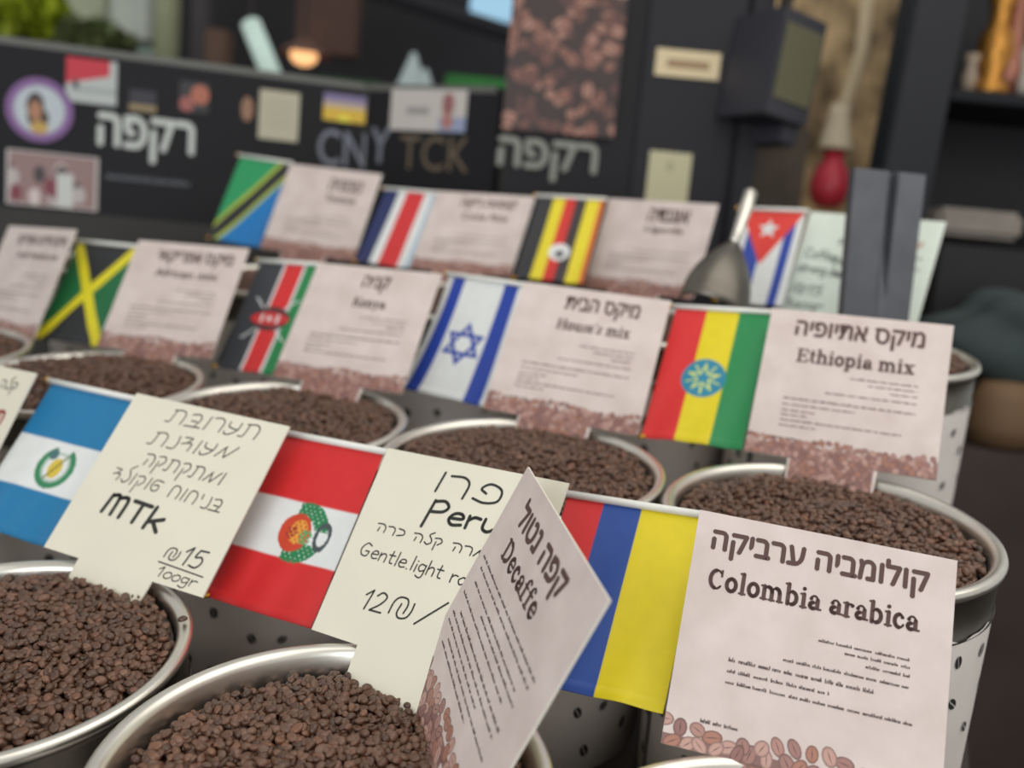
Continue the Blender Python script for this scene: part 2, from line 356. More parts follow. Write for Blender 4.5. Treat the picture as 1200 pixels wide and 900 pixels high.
def bean_proto(nu, nv):
    V = []; Fc = []
    for i in range(nv+1):
        ph = math.pi*i/nv
        for k in range(nu):
            th = 2*math.pi*k/nu
            x = math.cos(ph); y = math.sin(ph)*math.cos(th); z = math.sin(ph)*math.sin(th)
            zz = z*(.86 if z > 0 else .42)
            if z < -.25: zz += .26*max(0, 1-abs(y)/.34)*(1-x*x)      # the crease
            V.append((x*.0053, y*.0041, zz*.0046))
    for i in range(nv):
        for k in range(nu):
            a, b = i*nu+k, i*nu+(k+1) % nu; Fc.append((a, b, b+nu, a+nu))
    return np.array(V), np.array(Fc)
PH = bean_proto(12, 7); PM = bean_proto(8, 5); PL = bean_proto(6, 4)
def rand_rots(n):
    yaw = rng.uniform(0, 2*math.pi, n); tilt = rng.normal(0, .42, n)+np.where(rng.random(n) < .45, math.pi, 0); az = rng.normal(0, .35, n)
    out = np.zeros((n, 3, 3))
    for i in range(n):
        cy, sy = math.cos(yaw[i]), math.sin(yaw[i]); ct, st = math.cos(tilt[i]), math.sin(tilt[i]); ca, sa = math.cos(az[i]), math.sin(az[i])
        Rz = np.array([[cy, -sy, 0], [sy, cy, 0], [0, 0, 1]]); Rx = np.array([[1, 0, 0], [0, ct, -st], [0, st, ct]]); Ry = np.array([[ca, 0, sa], [0, 1, 0], [-sa, 0, ca]])
        out[i] = Rz@Ry@Rx
    return out
def heap(x, y, amp, base): 
    r2 = (x*x+y*y)/.17**2
    return base+amp*(1-r2)+.0025*np.sin(x*37+1)*np.cos(y*31)
def bean_field(spacing, amp, base, extra=.35):
    pts = []
    R = .166; dy = spacing*.87; j = 0; y = -R
    while y < R:
        x = -R+(spacing/2 if j % 2 else 0)
        while x < R:
            if x*x+y*y < R*R: pts.append((x, y))
            x += spacing
        y += dy; j += 1
    P0 = np.array(pts)+rng.normal(0, spacing*.22, (len(pts), 2)); z0 = rng.uniform(-.0035, .0015, len(P0))
    n2 = int(len(P0)*extra); P1 = P0[rng.permutation(len(P0))[:n2]]+rng.normal(0, .003, (n2, 2)); z1 = rng.uniform(.0015, .0045, n2)
    Pp = np.vstack([P0, P1]); zz = np.concatenate([z0, z1])
    rr = np.hypot(Pp[:, 0], Pp[:, 1]); k = np.minimum(1, .1675/np.maximum(rr, 1e-6)); Pp *= k[:, None]
    return np.c_[Pp, heap(Pp[:, 0], Pp[:, 1], amp, base)+zz]
def bean_colors(n, tint=1.):
    b = np.array(lin((96, 67, 51))); v = rng.lognormal(0, .24, n)*tint
    hue = rng.normal(0, .06, n)
    c = b[None]*v[:, None]*np.c_[1+hue, np.ones(n), 1-hue*.8]
    return np.clip(c, 0, 1)
def beans_mesh(name, Pp, Rr, Sc, Cc, proto, sheet=None):
    V0, F0 = proto; n = len(Pp); nv = len(V0)
    V = (np.einsum('nij,vj->nvi', Rr, V0)*Sc[:, None, None]+Pp[:, None]).reshape(-1, 3)
    Fc = (F0[None]+(np.arange(n)*nv)[:, None, None]).reshape(-1, 4); C_ = np.repeat(Cc, nv, 0)
    if sheet is not None:
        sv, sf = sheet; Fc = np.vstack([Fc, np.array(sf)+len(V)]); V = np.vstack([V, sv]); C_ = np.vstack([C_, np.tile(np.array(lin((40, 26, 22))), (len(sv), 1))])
    me = bpy.data.meshes.new(name); me.vertices.add(len(V)); me.vertices.foreach_set('co', V.ravel())
    me.loops.add(Fc.size); me.loops.foreach_set('vertex_index', Fc.ravel().astype(np.int32))
    me.polygons.add(len(Fc)); me.polygons.foreach_set('loop_start', np.arange(0, Fc.size, 4, dtype=np.int32)); me.polygons.foreach_set('loop_total', np.full(len(Fc), 4, dtype=np.int32))
    me.polygons.foreach_set('use_smooth', np.ones(len(Fc), bool)); me.update(calc_edges=True)
    at_ = me.color_attributes.new('Col', 'FLOAT_COLOR', 'POINT'); at_.data.foreach_set('color', np.c_[C_, np.ones(len(C_))].ravel().astype(np.float32))
    me.materials.append(BEAN); return me
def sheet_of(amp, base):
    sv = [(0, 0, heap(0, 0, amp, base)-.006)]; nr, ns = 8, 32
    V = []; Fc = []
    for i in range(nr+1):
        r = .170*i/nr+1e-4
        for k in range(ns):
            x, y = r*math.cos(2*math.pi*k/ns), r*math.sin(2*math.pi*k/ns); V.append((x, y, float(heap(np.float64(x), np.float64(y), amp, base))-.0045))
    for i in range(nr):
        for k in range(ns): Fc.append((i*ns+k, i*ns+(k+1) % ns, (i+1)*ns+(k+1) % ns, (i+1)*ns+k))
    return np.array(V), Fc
POTS = [  # row, t, level, amp, spacing, what stands by it, quality
 ('B', 0, -.386, .010, -.026, PH, 'nearest steel basin of coffee beans, with the sideways pink card stuck in it'),
 ('A', 0, -.779, .016, -.014, PH, 'steel basin of coffee beans at the lower left, under the cream chocolate-aroma card'),
 ('C', 0, -.003, .008, -.030, PL, 'steel basin at the bottom edge, only its rim showing under the arabica card'),
 ('far', 0, -1.172, .012, -.02, PL, 'steel basin past the left edge holding the cream card with red writing'),
 ('E', 1, -.056, .012, -.016, PM, 'steel basin of coffee beans behind the arabica card, its bean-print wrap showing at right'),
 ('D', 1, -.442, .014, -.012, PM, 'steel basin of coffee beans behind the Peru price card'),
 ('F', 1, -.834, .014, -.012, PM, 'steel basin of coffee beans below the Kenya card'),
 ('G', 1, -1.2255, .016, -.008, PL, 'steel basin of coffee beans below the card beside the black green and yellow flag'),
 ('H', 1, -1.638, .012, -.010, PL, 'steel basin at the left edge below the leftmost printed card'),
 ('K', 2, -.078, .014, -.006, PL, 'top row steel basin at right, showing past the Ethiopia mix card'),
 ('L', 2, -.468, .012, -.012, PL, 'top row basin behind the Ethiopia flag with the metal scoop in it'),
 ('M', 2, -.858, .012, -.012, PL, 'top row basin hidden behind the House\'s mix card'),
 ('N', 2, -1.248, .012, -.012, PL, 'top row basin hidden behind the Kenya card'),
 ('O', 2, -1.638, .012, -.012, PL, 'top row basin behind the black green and yellow flag'),
]
inv_cam = camo.matrix_world.inverted()
for key, row, t, amp, base, proto, lab in POTS:
    mw = pot_matrix(row, t); p = empty('coffee_basin', mw); tag(p, lab, 'basin', 'steel basins of coffee beans in stepped rows')
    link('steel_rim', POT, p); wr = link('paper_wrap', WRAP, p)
    a = {'D': -1.75, 'E': -2.6, 'F': -2.0}.get(key, -2.3)
    link('seam', SEAM, wr, Matrix.Rotation(a, 4, 'Z')); link('printed_beans', PRT, wr, Matrix.Rotation(a*1.7, 4, 'Z'))['kind'] = 'stuff'
    q = 6.7e-3 if proto is PH else 7.2e-3
    Pp = bean_field(q if proto is not PL else 8.2e-3, amp, base, .4)
    n = len(Pp); Rr = rand_rots(n); Sc = rng.normal(1.0 if proto is not PL else 1.1, .09, n); Cc = bean_colors(n)
    keep = np.ones(n, bool)
    if key == 'B':                              # the nearest beans in view stand as things of their own
        Wp = (np.array(mw.to_3x3())@Pp.T).T+np.array(mw.translation)
        c3 = (np.array(inv_cam.to_3x3())@Wp.T).T+np.array(inv_cam.translation)
        u = 600+F*c3[:, 0]/-c3[:, 2]; v = 450-F*c3[:, 1]/-c3[:, 2]
        top = Pp[:, 2]-heap(Pp[:, 0], Pp[:, 1], amp, base) > -.001
        ok = np.where((u > 150) & (u < 488) & (v < 893) & (v > 770) & top)[0]
        ok = ok[np.argsort(-c3[ok, 2])][:300]; keep[ok] = False
        protos = [beans_mesh('coffee_bean', np.zeros((1, 3)), np.eye(3)[None], np.ones(1), bean_colors(1, tint), PH) for tint in (.6, .8, .9, 1, 1, 1.1, 1.25, 1.5)]
        for i in ok:
            o = bpy.data.objects.new('coffee_bean', random.choice(protos)); COL.objects.link(o)
            m4 = Matrix([list(Rr[i][k]*Sc[i])+[Pp[i][k]] for k in range(3)]+[[0, 0, 0, 1]]); o.matrix_world = mw@m4
            tag(o, 'dark roasted coffee bean at the front of the nearest basin', 'coffee bean', 'coffee beans lying at the front of the nearest basin')
    me = beans_mesh('coffee_beans', Pp[keep], Rr[keep], Sc[keep], Cc[keep], proto, sheet_of(amp, base))
    o = link('coffee_beans', me, None); o.matrix_world = mw
    where = {'B': 'heaped in the nearest basin', 'A': 'filling the basin at the lower left', 'C': 'in the basin under the arabica card', 'far': 'in the basin past the left edge',
             'E': 'filling the basin behind the arabica card', 'D': 'filling the basin behind the Peru card', 'F': 'filling the basin below the Kenya card', 'G': 'filling the basin below the black green and yellow flag',
             'H': 'in the basin at the left edge', 'K': 'in the top row basin right of the Ethiopia card', 'L': 'in the top row basin with the scoop', 'M': 'in the top row basin behind the House\'s mix card',
             'N': 'in the top row basin behind the Kenya card', 'O': 'in the top row basin behind the black and green flag'}[key]
    tag(o, 'dark roasted coffee beans '+where, 'coffee beans', 'heaps of roasted coffee beans', 'stuff')
# one stray bean on the rim of the lower left basin
mA = pot_matrix(0, -.779)
o = bpy.data.objects.new('coffee_bean', protos[0]); COL.objects.link(o)
o.matrix_world = mA@Matrix.Translation((.130, .124, .004))@Matrix.Rotation(.5, 4, 'Z')@Matrix.Rotation(-.2, 4, 'Y'); tag(o, 'single dark coffee bean stranded on the rim of the lower left basin', 'coffee bean')

# stepped stand under the basins
for row in range(3):
    t0, t1 = -2.1, (.2, .16, .14)[row]
    b0 = ZR[row]+CZ-HB; bm = bmesh.new(); vs = []
    for (tt, nn_) in ((t0, -.21), (t1, -.21), (t1, .215), (t0, .215)):
        pm = pot_matrix(row, 0); pm.translation = pm.translation
        top = pm@Vector((tt, nn_, -HB-.0015+.0))
        vs.append(top)
    lo = [bm.verts.new((v.x, v.y, .0)) for v in vs]; hi = [bm.verts.new((v.x, v.y, v.z)) for v in vs]
    bm.faces.new(hi); bm.faces.new(lo[::-1])
    for k in range(4): bm.faces.new((lo[k], lo[(k+1) % 4], hi[(k+1) % 4], hi[k]))
    bmesh.ops.recalc_face_normals(bm, faces=bm.faces)
    tag(bmo('display_bench', bm, WOOD), ('low', 'middle', 'tall')[row]+' dark wooden bench under the '+('front', 'middle', 'back')[row]+' row of basins', 'bench', 'stepped benches under the basins')

# ---------------------------------------------------------------- cards and flags
def pose(T, yaw, lean, rr, k=1.):
    T = [q*k for q in T]
    y = TH+math.radians(yaw); ln = math.radians(lean); r = math.radians(rr)
    a = Vector((math.cos(y), -math.sin(y), 0)); b = Vector((math.sin(y), math.cos(y), 0))
    dn = -Vector((0, 0, 1))*math.cos(ln)-b*math.sin(ln)
    X = a*math.cos(r)+dn*math.sin(r); Dn = -a*math.sin(r)+dn*math.cos(r)
    return basis(T, X, Dn)
def basis(T, X, Dn):
    X = Vector(X).normalized(); Dn = Vector(Dn); Dn = (Dn-X*Dn.dot(X)).normalized(); Y = -Dn; Z = X.cross(Y)
    m = Matrix.Identity(4)
    for i, v in enumerate((X, Y, Z)):
        for j in range(3): m[j][i] = v[j]
    m.translation = Vector(T)+Vector((0, 0, CZ)); return m
TK = .0022
def card_mesh(wd, h, t0, t1, tl, front, vofs=0.):
    out = [(0, 0), (0, -h), (t0*wd, -h), (t0*wd+.002, -h-tl), (t1*wd-.004, -h-tl-.003), (t1*wd, -h), (wd, -h), (wd, 0)]
    if tl <= 0: out = [(0, 0), (0, -h), (wd, -h), (wd, 0)]
    n = len(out); V = [(x, y, 0) for x, y in out]+[(x, y, -TK) for x, y in out]
    Fc = [tuple(range(n)), tuple(range(2*n-1, n-1, -1))]+[(k, n+k, n+(k+1) % n, (k+1) % n) for k in range(n)]
    me = bpy.data.meshes.new('sign_card'); me.from_pydata(V, [], Fc); me.materials.append(front); me.materials.append(CARDW)
    for i, p in enumerate(me.polygons): p.material_index = 0 if i < 1 else 1
    uv = me.uv_layers.new(name='UVMap')
    off = random.uniform(0, 9)
    for l in me.loops: uv.data[l.index].uv = (V[l.vertex_index][0]+round(off), V[l.vertex_index][1]+vofs)
    return me
def card(mw, wd, h, front, lab, t=(.24, .71, .055), group='cards naming the coffees', vofs=0.):
    o = bpy.data.objects.new('sign_card', card_mesh(wd, h, *t, front, vofs)); COL.objects.link(o); o.matrix_world = mw
    tag(o, lab, 'sign', group); return o
def bean_picture(o, wd, h, t, L, v0):
    """the photograph of beans printed along the lower edge and the tongue of a card"""
    R4 = random.Random(int(wd*1e6)+int(h*1e5)); V = []; Fc = []; Cc = []
    tl = t[2]; tx0, tx1 = t[0]*wd+.003, t[1]*wd-.005
    def quad(pts, z, c):
        b = len(V); V.extend([(x, y, z) for x, y in pts]); Cc.extend([lin(c)]*len(pts)); Fc.append(tuple(range(b, b+len(pts))))
    base = (132, 98, 92)
    quad([(0, -h+.0), (wd, -h), (wd, -h*(v0+.035)), (0, -h*(v0+.03))], .00012, base)
    quad([(tx0, -h-tl), (tx1, -h-tl), (tx1, -h+.001), (tx0, -h+.001)], .00012, base)
    y = -h*v0; j = 0
    while y > -h-tl:
        x = (L*.8 if j % 2 else 0)
        while x < wd+L:
            cx, cy = x+R4.uniform(-.3, .3)*L, y+R4.uniform(-.3, .3)*L+.5*L*math.sin(x*50+h*9)*(j == 0)
            lo, hi, bt = (0, wd, -h) if cy > -h+L*.2 else (tx0, tx1, -h-tl)
            x += 1.55*L
            if not (lo-L*.3 < cx < hi+L*.3): continue
            r1, r2, an = L*R4.uniform(.8, 1.05), L*R4.uniform(.6, .75), R4.uniform(0, math.pi)
            c = R4.choice([(176, 132, 122), (160, 118, 110), (190, 150, 138), (146, 104, 98), (168, 118, 100)]); z = .00016+.00002*((j*3+int(x/L)) % 6)
            def P(a, k=1., sx=1.):
                px, py = r1*k*math.cos(a), r2*k*sx*math.sin(a)
                return (min(max(cx+px*math.cos(an)-py*math.sin(an), lo), hi), max(cy+px*math.sin(an)+py*math.cos(an), bt))
            b = len(V); V.append((*P(0, 0), z)); Cc.append(lin(c)); n = 12
            for q in range(n): V.append((*P(2*math.pi*q/n, .7), z)); Cc.append(lin(c))
            dk = tuple(int(v*.66) for v in c)
            for q in range(n): V.append((*P(2*math.pi*q/n), z)); Cc.append(lin(dk))
            for q in range(n):
                q2 = (q+1) % n; Fc.append((b, b+1+q, b+1+q2)); Fc.append((b+1+q, b+1+n+q, b+1+n+q2, b+1+q2))
            quad([P(0, .8), P(math.pi/2, .8, .10), P(math.pi, .8), P(-math.pi/2, .8, .10)], z+.00001, tuple(int(v*.55) for v in c))
        y -= 1.15*L; j += 1
    p = arr('bean_picture', V, Fc, PAINT, o); a = p.data.color_attributes.new('Col', 'FLOAT_COLOR', 'POINT')
    a.data.foreach_set('color', np.c_[np.array(Cc), np.ones(len(Cc))].ravel().astype(np.float32)); return p
def printed(mw, wd, h, he, en, hb, eb, lines, lab, slab=True, since=True, t=(.24, .71, .062), vofs=0., front=None):
    o = card(mw, wd, h, front or PCARD, lab, t, 'printed pink cards naming the coffees', vofs)
    bean_picture(o, wd, h, t, .0088 if front else .0058, (.925 if front else .89))
    k = Ink(); write_font(k, he, hb[0]*wd, hb[1]*wd, -hb[3]*h, -hb[2]*h, .034, True); k.build('hebrew_lettering', INKD, o)
    k = Ink()
    if slab: write_slab(k, en, eb[0]*wd, eb[1]*wd, -eb[3]*h, (eb[3]-eb[2])*h/.72)
    else: write_font(k, en, eb[0]*wd, eb[1]*wd, -eb[3]*h, -eb[2]*h, .02)
    k.build('latin_lettering', INKD, o)
    k = Ink()
    for a, b, y, s in lines: fine(k, a*wd, b*wd, -y*h, .0030*s)
    if since: fine(k, .13*wd, .27*wd, -.885*h, .0036)
    r = k.build('fine_print', INKF, o); r['kind'] = 'stuff'
    return o
LN = [(.52, .86, .46, 1), (.62, .86, .49, 1), (.70, .86, .525, 1), (.40, .86, .57, 1.1), (.20, .74, .62, 1.3), (.20, .58, .665, 1.1), (.20, .88, .71, 1.1)]
LE = [(.50, .86, .44, 1), (.60, .86, .475, 1), (.72, .86, .51, 1), (.38, .86, .555, 1), (.16, .86, .62, 1.2), (.16, .55, .66, 1), (.16, .34, .70, 1), (.16, .30, .73, 1), (.16, .80, .765, 1.1), (.16, .36, .80, 1)]
printed(basis((.186, .8463, -.2269), (.978, -.201, -.054), (-.146, -.478, -.866)), .2279, .2093, 'קולומביה ערביקה', 'Colombia arabica', (.07, .90, .055, .195), (.075, .88, .245, .335), LN, 'pink printed card reading Colombia arabica, standing beside the red blue and yellow flag', t=(.27, .73, .075), vofs=-.014, front=PCARD_BIG)
printed(pose((.3753, 1.3919, -.0554), -.4, 31.3, -.7, 0.976), 0.2411, 0.2255, 'מיקס אתיופיה', 'Ethiopia mix', (.16, .86, .07, .215), (.19, .83, .265, .36), LE, 'pink printed card reading Ethiopia mix, right of the green yellow red flag')
printed(pose((.0041, 1.5399, -.0556), -4.8, 32.9, 1.7, 0.976), 0.2391, 0.2284, 'מיקס הבית', "House's mix", (.33, .82, .07, .21), (.31, .80, .25, .33), LE, "pink printed card reading House's mix, right of the blue star flag")
printed(pose((-.3697, 1.6947, -.0615), -4.4, 34.9, -.9, 0.976), 0.2372, 0.2313, 'קניה', 'Kenya', (.42, .63, .08, .22), (.40, .66, .27, .35), LE[:9], 'pink printed card reading Kenya, right of the flag with the shield')
printed(pose((-.7607, 1.8506, -.0557), -7.3, 30.3, -1.3, 0.976), 0.2391, 0.2284, 'מיקס אפריקאי', 'African mix', (.24, .90, .08, .21), (.26, .82, .25, .32), LE, 'pink printed card right of the black green and yellow cross flag', slab=False)
printed(pose((-1.1204, 2.0356, -.0563), 9.9, 22.6, -2.1, 0.976), 0.2401, 0.2372, 'מיקס דרום אמריקה', 'South America mix', (.22, .93, .08, .19), (.3, .9, .23, .29), LE, 'pink printed card cut by the left edge, leftmost of the middle row', slab=False)
printed(pose((-.5873, 2.3159, .1485), -6.3, 26.1, 2.4), .248, .231, 'טנזניה', 'Tanzania', (.50, .84, .12, .25), (.50, .82, .30, .38), LE[3:9], 'pink printed card right of the green and blue diagonal flag, top row', slab=False)
printed(pose((-.2124, 2.1785, .1092), -.9, 32.1, -.8), .243, .209, 'קוסטה ריקה', 'Costa Rica', (.30, .84, .08, .21), (.34, .80, .26, .34), LE[3:9], 'pink printed card right of the blue white and red striped flag, top row', slab=False)
printed(pose((.1724, 2.0556, .1212), 10, 22.0, -.1), .250, .208, 'אוגנדה', 'Uganda', (.42, .78, .09, .23), (.42, .76, .28, .36), LE[3:9], 'pink printed card right of the black yellow and red striped flag, top row', slab=False)
dec = printed(basis((.0219, .8562, -.2034), (.242, -.96, -.137), (-.388, .034, -.921)), .245, .225, 'קפה נטול', 'Decaffe', (.17, .74, .07, .215), (.19, .66, .24, .33),
        [(.05, .88, .42, 1), (.08, .86, .46, 1), (.10, .80, .52, 1), (.30, .84, .555, 1), (.05, .76, .60, 1), (.12, .84, .66, 1.2), (.05, .82, .70, 1), (.05, .62, .74, 1), (.14, .84, .78, 1), (.10, .60, .82, 1)],
        'pink printed card reading Decaffe, turned sideways in the nearest basin', since=False, t=(.0, .62, .07), vofs=.008, front=PCARD_BIG)
# handwritten cards
W_, H__ = .2396, .2163
c = card(pose((-.4928, 1.2083, -.2367), -.7, 37.8, 1.5, .97), W_, H__, CREAM, 'cream handwritten card marked MTK and 15 shekels, right of the blue and white flag', (.235, .70, .055), 'cream handwritten price cards')
k = Ink()
write_hand(k, 'תערובת', .28*W_, .87*W_, -.135*H__, .028, .0017, .02, .1, True); write_hand(k, 'מעודנת', .25*W_, .79*W_, -.29*H__, .027, .0017, .04, .1, True)
write_hand(k, 'ומתקתקה', .28*W_, .80*W_, -.415*H__, .024, .0017, -.01, .1, True); write_hand(k, 'בניחוח שוקולד', .14*W_, .87*W_, -.54*H__, .023, .0016, -.03, .1, True)
write_hand(k, '15', .79*W_, .92*W_, -.875*H__, .024, .0022); write_hand(k, 'S', .69*W_, .78*W_, -.87*H__, .016, .0017)
k.stroke([(.68*W_, -.895*H__), (.95*W_, -.905*H__)], .0016); write_hand(k, '100gr', .70*W_, .94*W_, -.965*H__, .013, .0014); k.build('handwriting', MARKER, c)
k = Ink(); write_hand(k, 'MTk', .20*W_, .60*W_, -.73*H__, .027, .0052, -.05, .1); k.build('bold_handwriting', MARKER, c)
W_, H__ = .2310, .2085
c = card(pose((-.1396, 1.0808, -.2499), 8.6, 33.1, -2.3, .935), .2263, H__, CREAM, 'cream handwritten card reading Peru, Gentle light roast, half hidden by the sideways card', (.27, .72, .065), 'cream handwritten price cards')
k = Ink(); write_hand(k, 'פרו', .33*W_, .72*W_, -.18*H__, .034, .0028, -.02, .05, True); write_hand(k, 'Peru', .34*W_, .74*W_, -.335*H__, .024, .0036, .03, .1); k.build('bold_handwriting', MARKER, c)
k = Ink(); write_hand(k, 'כמרה קלה כרה', .12*W_, .78*W_, -.445*H__, .013, .0015, -.01, .0, True)
write_hand(k, 'Gentle.light roast', .08*W_, .80*W_, -.585*H__, .0155, .0015, -.02, .1); write_hand(k, '12', .20*W_, .33*W_, -.83*H__, .023, .0019); write_hand(k, 'S', .35*W_, .48*W_, -.825*H__, .024, .0019)
write_hand(k, '/1', .50*W_, .70*W_, -.82*H__, .026, .0020); write_hand(k, '00gr', .70*W_, .92*W_, -.82*H__, .020, .0019); k.build('handwriting', MARKER, c)
W_, H__ = .2396, .2163
c = card(pose((-.8556, 1.3633, -.2351), 8.2, 28.8, -1.7), .246, .244, CREAM, 'cream handwritten card with red writing, cut by the left edge', (.24, .7, .04), 'cream handwritten price cards')
k = Ink(); write_hand(k, 'קלה', .76*W_, .93*W_, -.14*H__, .018, .0020, 0, .1, True); fine(k, .7*W_, .93*W_, -.56*H__, .004); k.build('handwriting', MARKER, c)
k = Ink(); write_hand(k, 'תערובת', .60*W_, .95*W_, -.36*H__, .026, .0048, 0, .0, True); k.build('red_handwriting', mat('red_marker', (168, 58, 50), .5), c)
c = card(pose((.5612, 1.8926, .1222), 12.0, 24.7, 1.4), .253, .225, mat('mint_card', (220, 230, 218), .6, noise=.03), 'pale green handwritten card behind the dark grey metal channel', (.25, .7, .03), 'cream handwritten price cards')
k = Ink(); write_hand(k, 'Coffee', .06*W_, .34*W_, -.46*H__, .022, .0024, -.06, .1); write_hand(k, 'strong for', .04*W_, .42*W_, -.60*H__, .020, .0024, -.06, .1)
write_hand(k, 'S15', .05*W_, .30*W_, -.82*H__, .022, .0026); write_hand(k, '100gr', .03*W_, .34*W_, -.96*H__, .020, .0024); write_hand(k, 'קובה', .55*W_, .86*W_, -.20*H__, .036, .0036, 0, .1, True) if 'קובה' else None
for yy in (.30, .50, .62): write_hand(k, 'ערב', .30*W_, .40*W_, -yy*H__, .016, .002, 0, 0, True)
for yy in (.36, .46, .74, .84): k.stroke([(.80*W_, -yy*H__), (.96*W_, -yy*H__-.002)], .0024)
k.build('handwriting', MARKER, c)
k = Ink(); write_hand(k, 'על', .82*W_, .95*W_, -.26*H__, .018, .003, 0, 0, True); k.build('orange_handwriting', mat('orange_marker', (190, 120, 70), .5), c)

L_ = lambda *c: np.array(lin(c))
def img(U, V, base): return np.tile(base, (*U.shape, 1))
def put(C, mask, col): 
    m = np.clip(mask, 0, 1)[..., None]; C[:] = C*(1-m)+col*m
def soft(x, w=.008): return np.clip(.5-x/w, 0, 1)         # 1 inside where x<0
def stripes(U, V, edges, cols, vertical=True):
    X = U if vertical else V; C = img(U, V, cols[0])
    for e, c_ in zip(edges, cols[1:]): put(C, soft(e-X), c_)
    return C
RED = L_(208, 34, 36); WHT = L_(222, 224, 222); BLK = L_(34, 36, 40); GRN = L_(16, 128, 66); YEL = L_(222, 202, 8); BLU = L_(28, 62, 160)
def starmask(X, Y, cx, cy, r, n, rot=0, inner=.4):
    x, y = X-cx, Y-cy; a = np.arctan2(x, -y)-rot; rr = np.hypot(x, y); k = np.abs(((a/(2*np.pi)*n) % 1)-.5)*2    # 1 at the points
    k = 1-np.abs(((a/(2*np.pi)*n+.5) % 1)-.5)*2
    half = np.pi/n; ri = r*inner; ang = (1-k)*half
    x1, y1, x2, y2 = r, 0, ri*np.cos(half), ri*np.sin(half)
    px, py = rr*np.cos(ang), rr*np.sin(ang)
    return (x2-x1)*(py-y1)-(y2-y1)*(px-x1) > 0
def f_gua(U, V, A):
    C = stripes(U, V, (.37, .70), (L_(10, 116, 166), WHT, L_(10, 116, 166)), False); x, y = (U-.60), (V-.535)*A; r = np.hypot(x, y)
    a = np.arctan2(y, x)
    put(C, ((r > .145) & (r < .20) & ~((a > -2.0) & (a < -1.1))).astype(float), L_(44, 128, 84)); put(C, ((r > .12) & (r < .145)).astype(float)*.5, L_(90, 150, 110))
    put(C, ((np.hypot(x*1.3, (y-.01)) < .095)).astype(float), L_(214, 186, 60)); put(C, (np.hypot(x+.09, y+.11) < .05).astype(float), L_(70, 110, 110)); put(C, (np.abs(x+y*.6) < .012).astype(float)*(r < .14), L_(120, 120, 60))
    return C
def f_peru(U, V, A):
    C = stripes(U, V, (.37, .69), (RED, WHT, RED), False); x, y = U-.56, (V-.535)*A; n = np.sin(U*130)*np.sin(V*160)
    r = np.hypot(x*1.0, y); put(C, ((r > .12) & (r < .245) & (n > -.8) & (x > -.10+.06*np.sin(U*60)) & ~((x > .05) & (np.abs(y-.02) < .06))).astype(float), L_(30, 124, 74))
    put(C, (np.hypot((x+.05)*1.05, (y-.01)) < .155).astype(float), L_(200, 66, 38)); put(C, (np.hypot((x+.02)*1.2, (y)) < .10).astype(float)*(n > -.4), L_(226, 160, 60)); put(C, (np.hypot(x+.08, y-.01) < .05).astype(float)*(n > 0), L_(150, 40, 36))
    put(C, (np.hypot(x-.06, y-.03) < .06).astype(float)*(n > -.2), L_(90, 160, 96))
    q = np.hypot((x-.21)*1.6, (y-.0)); put(C, ((q > .075) & (q < .12)).astype(float), L_(66, 78, 80)); return C
def f_col(U, V, A): return stripes(U, V, (.28, .56), (RED, L_(30, 70, 150), YEL))
def f_jam(U, V, A):
    C = img(U, V, BLK); x, y = U-.5, V-.5; put(C, (np.abs(x) > np.abs(y)).astype(float), L_(16, 104, 58)); d = np.minimum(np.abs(x-y), np.abs(x+y)); put(C, soft(d-.085), L_(224, 210, 30)); return C
def f_ken(U, V, A):
    C = stripes(U, V, (.42, .46, .76, .80), (L_(52, 54, 60), WHT, L_(212, 36, 38), WHT, L_(26, 130, 70))); x, y = U-.55, (V-.52)*A
    put(C, ((np.abs(x-y*1.2) < .016) & (np.abs(y) < .30)).astype(float), WHT); put(C, ((np.abs(x+y*1.2) < .016) & (np.abs(y) < .30)).astype(float), WHT)
    put(C, ((x/.33)**2+(y/.17)**2 < 1).astype(float), BLK); put(C, ((x/.32)**2+(y/.10)**2 < 1).astype(float), L_(200, 40, 44)); put(C, ((np.abs(np.abs(x)-.13) < .02) & (np.abs(y) < .06)).astype(float), WHT); put(C, (np.hypot(x, y) < .035).astype(float), WHT); return C
def f_isr(U, V, A):
    C = stripes(U, V, (.07, .23, .76, .94), (WHT, BLU, WHT, BLU, WHT)); x, y = U-.50, (V-.55)*A; s = .135
    def tri(s_, sg):
        h = sg*y; return np.maximum(h-s_, np.maximum((-h+np.sqrt(3)*x)/2-s_, (-h-np.sqrt(3)*x)/2-s_))
    for sg in (1, -1):
        put(C, ((tri(s, sg) < 0) & (tri(s-.042, sg) > 0)).astype(float), BLU)
    return C
def f_eth(U, V, A):
    C = stripes(U, V, (.34, .68), (L_(212, 38, 38), YEL, L_(24, 132, 72))); x, y = U-.47, (V-.53)*A; r = np.hypot(x, y)
    put(C, soft(r-.225, .01), L_(30, 128, 158)); st_ = starmask(U, V*A, .47, .53*A, .185, 5, 0, .38); si = starmask(U, V*A, .47, .53*A, .12, 5, 0, .38)
    put(C, (st_ & ~si).astype(float), L_(196, 208, 110)); 
    for k in range(5):
        a = 2*math.pi*(k+.5)/5; dx, dy = math.sin(a), -math.cos(a); al = x*dx+y*dy; pe = np.abs(x*dy-y*dx); put(C, ((al > .09) & (al < .18) & (pe < .009)).astype(float), L_(196, 208, 110))
    return C
def f_tan(U, V, A):
    C = img(U, V, L_(34, 150, 92)); d = (U-(1-V)*1.0); put(C, soft(-d), L_(16, 120, 190)); put(C, soft(np.abs(d)-.20), L_(176, 190, 60)); put(C, soft(np.abs(d)-.12), BLK); return C
def f_cos(U, V, A): return stripes(U, V, (.27, .42, .76, .90), (L_(28, 40, 92), WHT, L_(206, 44, 48), WHT, L_(176, 196, 212)))
